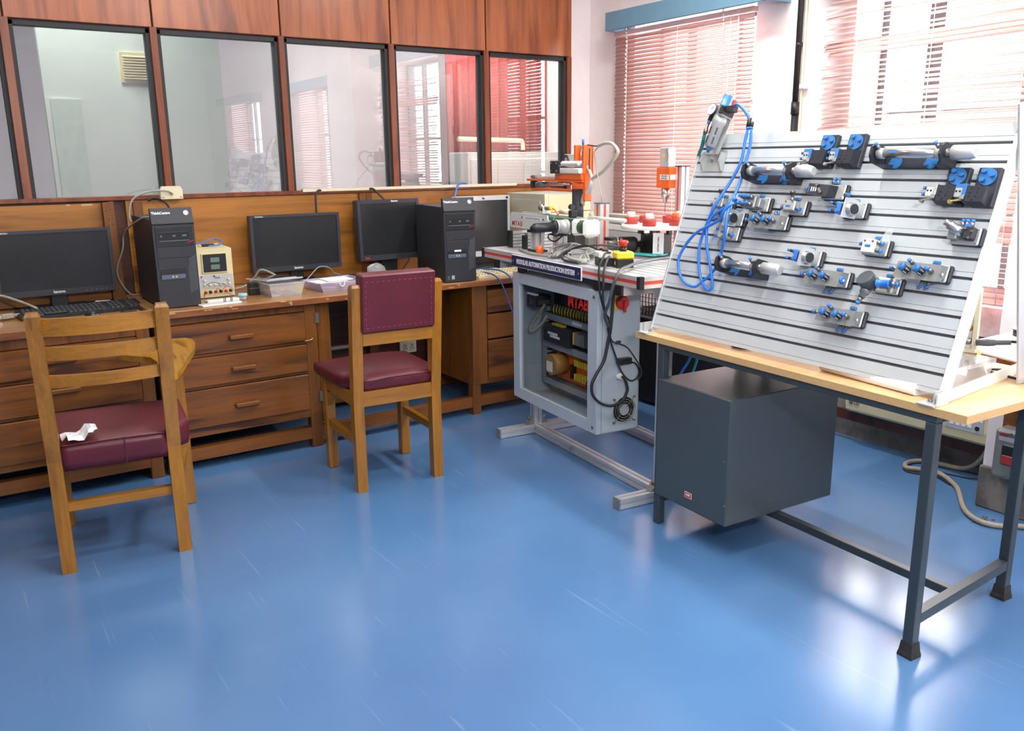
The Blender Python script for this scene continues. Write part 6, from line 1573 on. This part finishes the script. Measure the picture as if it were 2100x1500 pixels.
# ---- air service unit on its bracket
t = cthing('air_service_unit', 'grey filter regulator with gauge and blue knob at panel top left', 'air regulator', .09, .60)
o9 = (.09, .60, .0006)
def AB(): return MB(o9)
b = AB(); b.box(.048, .142, .600, .680, .0006, .003); bp = b.build('bracket_plate', M['diecast'], t)
for u0, u1 in ((.046, .050), (.138, .142)):
    b = AB(); b.prism([(.602, .001), (.668, .001), (.664, .030), (.630, .034), (.602, .012)], u0-.0, u1, 'x'); b.build('bracket_wing', M['diecast'], t)
for u_, v_ in ((.078, .640), (.120, .648)):
    b = AB(); b.cyl((u_, v_, .003), (u_, v_, .008), .006, None, 8); b.build('bolt', M['nickel'], t)
b = AB(); b.hexa([(.062, .655, .030), (.130, .655, .030), (.140, .800, .020), (.072, .800, .020), (.062, .655, .033), (.130, .655, .033), (.140, .800, .023), (.072, .800, .023)]); b.build('back_plate', M['diecast'], t)
b = AB(); b.hexa([(.035, .665, .004), (.056, .665, .004), (.056, .765, .004), (.035, .765, .004), (.035, .665, .007), (.056, .665, .007), (.056, .765, .007), (.035, .765, .007)]); b.build('side_plate', M['diecast'], t)
axf = Vector((.14, 1, .0)).normalized(); pf = Vector((.102, .672, .056))
b = AB(); b.lathe(pf, axf, [(0, .014), (.006, .0215), (.085, .0225), (.090, .0255), (.112, .0255)], 20); bw = b.build('filter_bowl', M['diecast'], t)
for k, (dv, a) in enumerate(((.052, 1.75), (.018, 1.75), (.052, .62), (.018, .62))):
    x = axf.cross(Vector((0, 0, 1))).normalized(); y = Vector((0, 0, 1)); c = pf+axf*(dv+.006)+(x*math.cos(a)+y*math.sin(a))*.0217
    b = AB(); b.bar(c-axf*.013, c+axf*.013, .006, .0022, (x*math.cos(a)+y*math.sin(a))); b.build('sight_slot', M['black'], bw)
b = AB(); b.lathe(pf, -axf, [(0, .010), (.008, .010), (.010, .006), (.018, .004)], 12); b.build('drain_knob', M['festoblue'], t)
p2 = pf+axf*.112
b = AB(); b.bar(p2, p2+axf*.034, .052, .050, (0, 0, 1)); rg = b.build('regulator_body', M['valvegrey'], t)
b = AB(); b.bar(p2+axf*.004+Vector((.020, 0, 0)), p2+axf*.030+Vector((.020, 0, 0)), .018, .056, (0, 0, 1)); b.build('outlet_block', M['black'], rg)
b = AB(); b.lathe(p2+axf*.034, axf, [(0, .019), (.008, .019), (.008, .0165), (.042, .0185), (.044, .016)], 18); b.build('blue_knob', M['festoblue'], rg)
gd = Vector((-.08, .06, 1)).normalized(); gp = Vector((.098, .800, .062))
b = AB(); b.lathe(gp, gd, [(0, .010), (.006, .010), (.006, .0215), (.026, .0215)], 22); ga = b.build('gauge_case', M['black'], t)
b = AB(); b.lathe(gp+gd*.026, gd, [(-.001, .0195), (.0012, .0195)], 22); b.build('gauge_face', M['paper'], ga)
b = AB(); xg = gd.orthogonal().normalized(); b.bar(gp+gd*.0276, gp+gd*.0276+xg*.012, .003, .0008, gd); b.build('gauge_needle', M['festoblue'], ga)
rv = p2+axf*.017+Vector((.048, .006, .006))
b = AB(); b.bar(rv-Vector((.024, 0, 0)), rv+Vector((.018, 0, 0)), .020, .022, (0, 0, 1)); sv = b.build('shut_off_valve', M['black'], t)
b = AB(); b.box(rv.x-.004, rv.x+.010, rv.y+.010, rv.y+.032, rv.z-.006, rv.z+.006, .002); b.build('red_lever', M['red'], sv)
b = AB(); b.tube([(.090, .798, .05), (.078, .796, .056), (.073, .785, .06), (.072, .770, .062)], .008, 10); el = b.build('inlet_elbow', M['black'], t)
b = AB(); b.cyl((.072, .770, .062), (.071, .758, .062), .0062, None, 10); b.build('blue_ring', M['festoblue'], el)
b = AB(); b.lathe((.071, .757, .062), (-.12, -1, 0), [(0, .0065), (.018, .0065), (.018, .0085), (.034, .0085), (.034, .006), (.042, .006)], 8); b.build('coupling', M['nickel'], t)

def ptube(label, pts, r, q, name='air_hose'):
    P = [PO + PE*u + PU*v + PN*w for u, v, w in pts]; o3 = tuple(P[0])
    o = MB(o3).tube([tuple(p) for p in P], r, 8, 6).build(name, M[q]); o.location = o3; return tag(o, label, 'hose')
ptube('teal hose hanging from the regulator inlet behind the panel edge', [(.066, .716, .062), (.060, .700, .055), (.040, .683, .035), (.010, .668, .012), (-.022, .652, -.02), (-.04, .60, -.06), (-.03, .4, -.10)], .0062, 'tubeteal')
ptube('short blue hose from the red valve to the splitter', [(.168, .822, .062), (.195, .820, .064), (.222, .805, .064), (.250, .782, .062), (.262, .768, .060)], .0055, 'tubeblue')
t = thing('hose_splitter', 'black twin hose splitter hanging on the blue hoses', 'splitter', M=PM(.268, .75, .06))
MB().cyl((-.004, .02, 0), (-.001, -.012, 0), .008, None, 10).build('body', M['black'], t)
MB().cyl((.012, .006, 0), (.013, -.012, 0), .006, None, 10).build('branch', M['black'], t)
MB().cyl((.0, -.012, 0), (.0, -.018, 0), .0075, None, 10).build('blue_ring', M['tubeblue'], t); MB().cyl((.013, -.012, 0), (.013, -.018, 0), .0075, None, 10).build('blue_ring', M['tubeblue'], t)
ptube('blue hose looping from splitter down to the upper manifold fitting', [(.268, .737, .06), (.265, .691, .055), (.267, .624, .05), (.247, .556, .05), (.23, .5, .06), (.216, .455, .065), (.173, .38, .04), (.161, .319, .03), (.174, .259, .025), (.198, .209, .02), (.234, .178, .02), (.256, .17, .02), (.268, .189, .025), (.247, .239, .03), (.21, .312, .04), (.199, .361, .05), (.198, .395, .055), (.221, .43, .06), (.278, .456, .07), (.315, .488, .078)], .0052, 'tubeblue')
ptube('blue hose in the wide left loop ending at the lower manifold fitting', [(.282, .737, .06), (.289, .675, .05), (.289, .624, .05), (.297, .536, .06), (.303, .463, .08), (.314, .409, .09), (.316, .361, .08), (.292, .307, .05), (.268, .258, .03), (.242, .222, .025), (.21, .196, .02), (.182, .175, .02), (.137, .179, .02), (.098, .202, .02), (.075, .24, .025), (.074, .276, .03), (.106, .327, .04), (.151, .365, .05), (.206, .387, .06), (.272, .411, .078), (.29, .432, .09), (.305, .455, .09), (.317, .469, .078)], .0052, 'tubeblue')

# ================================================================== ON AND UNDER THE TABLE
t = tthing('paper_roll', 'rolled white chart lying on the table under the panel edge', 'paper roll', .96, .06, .735)
b = SB(t); b.cyl((.797, .085, .752), (1.13, .062, .752), .0165, None, 16); b.build('roll', M['paper'], t)
b = SB(t); b.hexa([(.80, .09, .7355), (1.13, .066, .7355), (1.14, .12, .7355), (.81, .13, .7355), (.80, .09, .7375), (1.13, .066, .7375), (1.14, .12, .7375), (.81, .13, .7375)]); b.build('sheet', M['paper'], t)
t = tthing('storage_box', 'clear lidded plastic box on the table behind the panel', 'box', 1.09, .27, .735)
b = SB(t); b.hexa([(1.02, .155, .7355), (1.155, .155, .7355), (1.14, .385, .7355), (1.01, .385, .7355), (1.015, .148, .79), (1.162, .148, .79), (1.147, .392, .79), (1.0, .392, .79)]); b.build('tub', M['clear'], t)
b = SB(t); b.hexa([(1.01, .144, .79), (1.166, .144, .79), (1.151, .396, .79), (.997, .396, .79), (1.01, .144, .802), (1.166, .144, .802), (1.151, .396, .802), (.997, .396, .802)]); b.build('lid', M['clear'], t)
b = SB(t); b.box(1.04, 1.12, .18, .26, .738, .765, .006); b.build('blue_packet', M['paper'], t)
b = SB(t); b.box(1.09, 1.125, .175, .20, .745, .765, .006); b.build('blue_cap', M['festoblue'], t)
t = tthing('manifold_stand', 'small beige board with brass fittings standing behind the panel', 'manifold board', 1.03, .46, .735)
b = SB(t); b.hexa([(.86, .40, .80), (1.085, .40, .815), (1.085, .408, .815), (.86, .408, .80), (.86, .455, .975), (1.045, .455, .985), (1.045, .463, .985), (.86, .463, .975)]); b.build('board', M['paper'], t)
b = SB(t); b.bar((1.082, .396, .815), (1.046, .452, .99), .010, .014, (1, 0, 0)); b.build('board_edge', M['cream'], t)
b = SB(t); b.bar((.86, .396, .798), (1.088, .396, .812), .014, .012); b.build('board_edge', M['cream'], t)
b = SB(t); b.hexa([(1.05, .43, .7355), (1.095, .43, .7355), (1.095, .45, .7355), (1.05, .45, .7355), (1.035, .41, .81), (1.08, .41, .81), (1.08, .43, .81), (1.035, .43, .81)]); b.build('support_leg', M['brass'], t)
for z, q, n_ in ((.835, 'nickel', 4), (.872, 'brass', 3), (.925, 'brass', 2)):
    for k in range(n_):
        d = .40+(z-.81)*.31; qq = 1.062-k*.026-(z-.82)*.25
        b = SB(t); b.lathe((qq, d, z), (-.1, -1, .25), [(0, .010), (.012, .010), (.012, .007), (.024, .007)], 10); b.build('fitting', M[q], t)
o3 = W4(1.10, .41, .835)
o = MB(o3).tube([W4(1.085, .40, .838), W4(1.13, .42, .845), W4(1.19, .45, .848), W4(1.235, .47, .83), W4(1.255, .48, .79), W4(1.25, .50, .745), W4(1.12, .52, .741), W4(1.08, .49, .741), W4(1.12, .46, .741), W4(1.26, .44, .741)], .0042, 8).build('probe_cable', M['cable_black']); o.location = o3; tag(o, 'black probe cable plugged into the beige board by the frame edge', 'cable')
t = tthing('probe_plug', 'grey probe plug pushed into the beige fitting board', 'plug', 1.12, .41, .84)
b = SB(t); b.lathe((1.086, .395, .837), (1, .38, .12), [(0, .009), (.03, .011), (.05, .009), (.052, .007), (.09, .006)], 12); b.build('body', M['oldgrey'], t)
t = tthing('hose_coil', 'black adapter and coiled lead on the table below the panel', 'adapter', .27, .22, .735)
b = SB(t); b.box(.24, .32, .20, .25, .7355, .757, .004); b.build('body', M['black'], t)
b = SB(t); b.tube([(.40, .10, .740), (.43, .09, .740), (.46, .10, .740), (.47, .13, .740), (.42, .18, .740), (.32, .225, .745)], .0042, 7); b.build('lead', M['cable_black'], t)
for a, c, q, lb_ in (((2.86, -1.60, .02), (2.86, -1.80, .50), 'tubeblue', 'blue air hose rising behind the hanging cabinet'), ((2.86, -1.70, .02), (2.86, -1.845, .52), 'tubeteal', 'teal air hose rising behind the hanging cabinet')):
    P_ = [a, (a[0], a[1]-.02, .2), (a[0], (a[1]+c[1])/2-.02, .36), c, (2.80, c[1]-.04, .70), (2.70, c[1]+.05, .885)]
    o = MB(a).tube(P_, .006, 8).build('air_hose', M[q]); o.location = a; tag(o, lb_, 'hose')

# ================================================================== WINDOW SIDE
t = thing('air_conditioner', 'aged cream window air conditioner set in the niche below the blind', 'air conditioner', (3.60, -2.47, .165))
og = (3.60, -2.47, .165)
b = MB(og); b.box(3.62, 3.925, -2.77, -2.17, .175, .53, .004); b.build('casing', M['oldgrey'], t)
b = MB(og); b.prism([(3.62, .170), (3.585, .170), (3.566, .185), (3.560, .23), (3.562, .52), (3.62, .53)], -2.835, -2.148, 'y'); fa = b.build('front_cover', M['creamdirty'], t)
b = MB(og); b.box(3.5585, 3.562, -2.812, -2.645, .222, .42, .003); cpn = b.build('control_panel', M['silver'], t)
b = MB(og); b.box(3.557, 3.559, -2.775, -2.675, .275, .37); b.build('display', M['black'], cpn)
for k in range(4):
    b = MB(og); y = -2.665-k*.026; b.box(3.5565, 3.559, y-.018, y, .240, .256, .002); b.build('button', M['white'], cpn)
for k in range(2):
    b = MB(og); b.box(3.5565, 3.559, -2.805, -2.793, .275+k*.025, .290+k*.025); b.build('button', M['white'], cpn)
b = MB(og); b.lathe((3.559, -2.785, .245), (-1, 0, 0), [(0, .010), (.003, .010)], 16); b.build('power_button', M['black'], cpn)
b = MB(og); b.lathe((3.561, -2.178, .222), (-1, 0, 0), [(0, .011), (.0015, .011)], 16); b.build('logo_disc', M['oldgrey'], fa)
LT = Matrix.Translation(-Vector(og)) @ Matrix.Translation((3.5595, -2.208, .222)) @ Matrix.Rotation(-PI/2, 4, 'Z') @ Matrix.Rotation(PI/2, 4, 'X')
text('lettering', 'LG', .022, M['oldgrey'], fa, LT, .0004, .0008)
for k in range(12):
    b = MB(og); z = .30+k*.018; b.box(3.557, 3.562, -2.58, -2.17, z, z+.008); b.build('grille_bar', M['creamdirty'], t)
b = MB(og); b.box(3.62, 3.63, -2.93, -1.96, .11, .16); b.build('support_board', M['backboard_dark'], t)

t = thing('power_isolator', 'grey power isolator box with rocker switch on the pier', 'switch box', (3.29, -3.07, .18))
og = (3.29, -3.07, .18)
b = MB(og); b.box(3.312, 3.334, -3.22, -3.00, .165, .435, .002); b.build('mounting_board', M['dirtwood'], t)
b = MB(og); b.box(3.235, 3.312, -3.165, -3.012, .178, .372, .012); bx = b.build('box', M['meter'], t)
b = MB(og); b.box(3.230, 3.236, -3.094, -3.046, .236, .315, .003); sw = b.build('switch_frame', M['black'], bx)
b = MB(og); b.box(3.226, 3.231, -3.090, -3.050, .240, .275, .002); b.build('rocker', M['cupred'], sw)
b = MB(og); b.box(3.233, 3.2355, -3.13, -3.03, .328, .345); b.build('name_plate', M['silver'], bx)
b = MB(og); b.box(3.2325, 3.2345, -3.06, -3.032, .346, .355); b.build('red_badge', M['cupred'], bx)
for z in (.358, .192):
    b = MB(og); b.cyl((3.236, -3.072, z), (3.231, -3.072, z), .006, None, 10); b.build('screw', M['nickel'], bx)
b = MB(og); b.tube([(3.28, -3.08, .37), (3.275, -3.08, .40), (3.285, -3.09, .42), (3.31, -3.10, .415)], .006, 8); b.build('supply_lead', M['cream'], t)
b = MB(og); b.tube([(3.275, -3.06, .178), (3.27, -3.07, .155), (3.28, -3.10, .145), (3.30, -3.15, .14)], .004, 7); b.build('earth_lead', M['green'], t)

FC = [(3.70, -2.80, .26), (3.60, -2.83, .20), (3.63, -2.78, .09), (3.66, -2.70, .02), (3.646, -2.602, .012), (3.626, -2.532, .012), (3.572, -2.501, .012), (3.515, -2.508, .012), (3.482, -2.538, .012), (3.508, -2.58, .012), (3.532, -2.634, .012), (3.52, -2.685, .012), (3.447, -2.781, .012), (3.366, -2.843, .012), (3.254, -2.919, .012), (3.193, -2.981, .012), (3.168, -3.042, .012), (3.188, -3.095, .012), (3.233, -3.126, .012), (3.29, -3.2, .012)]
o = MB((3.5, -2.6, 0)).tube(FC, .0105, 9).build('mains_cable', M['cable_dirty']); o.location = (3.5, -2.6, 0); tag(o, 'thick dirty pale cable snaking from the air conditioner over the floor', 'cable')
FC2 = [(3.62, -2.84, .03), (3.60, -2.75, .005), (3.56, -2.62, .005), (3.50, -2.52, .005), (3.46, -2.56, .005), (3.50, -2.66, .005), (3.46, -2.75, .005)]
o = MB((3.5, -2.7, 0)).tube(FC2, .004, 7).build('thin_cable', M['cable_black']); o.location = (3.5, -2.7, 0); tag(o, 'thin dark cable under the thick pale cable on the floor', 'cable')
t = thing('dust_pile', 'small heap of brown dust on the floor by the plinth', 'debris', (3.16, -2.985, 0))
b = MB(); rr = random.Random(3)
for k in range(40): b.ball((rr.gauss(.05, .022), rr.gauss(-.03, .012), .003), .004, 1, 1, .7, 6)
stuff(b.build('dust', mat('brown_dust', (104, 92, 86), .9), t))
t = thing('wall_shelf', 'white topped shelf with brown edge beside the pier', 'shelf', (3.05, -3.22, .74))
og = (3.05, -3.22, .74)
b = MB(og); b.hexa([(2.862, -3.02, .708), (2.74, -3.42, .708), (3.33, -3.42, .708), (3.33, -3.02, .708), (2.862, -3.02, .740), (2.74, -3.42, .740), (3.33, -3.42, .740), (3.33, -3.02, .740)]); b.build('shelf_board', M['white'], t)
b = MB(og); b.hexa([(2.857, -3.02, .706), (2.735, -3.42, .706), (2.741, -3.42, .706), (2.863, -3.02, .706), (2.857, -3.02, .735), (2.735, -3.42, .735), (2.741, -3.42, .735), (2.863, -3.02, .735)]); b.build('front_edge', M['deskedge'], t)
b = MB(og); b.prism([(3.33, .706), (3.05, .706), (3.33, .50)], -3.40, -3.38, 'y'); b.build('shelf_bracket', M['oldgrey'], t)
t = thing('cable_reel', 'small reel with white flange on the white shelf', 'reel', (3.18, -3.10, .74))
MB().lathe((0, 0, .0005), (0, 0, 1), [(0, .045), (.004, .045), (.004, .036), (.03, .036), (.03, .045), (.034, .045)], 20).build('reel', M['white'], t)
MB().lathe((0, 0, .006), (0, 0, 1), [(0, .040), (.022, .040)], 20).build('wound_wire', M['black'], t)
t = thing('gas_pipe', 'dusty dark pipe running under the window sill', 'pipe', (3.66, -2.45, .62))
MB((3.66, -2.45, .62)).cyl((3.67, -2.92, .60), (3.67, -1.97, .60), .017, None, 12).build('pipe_length', M['rubber'], t)
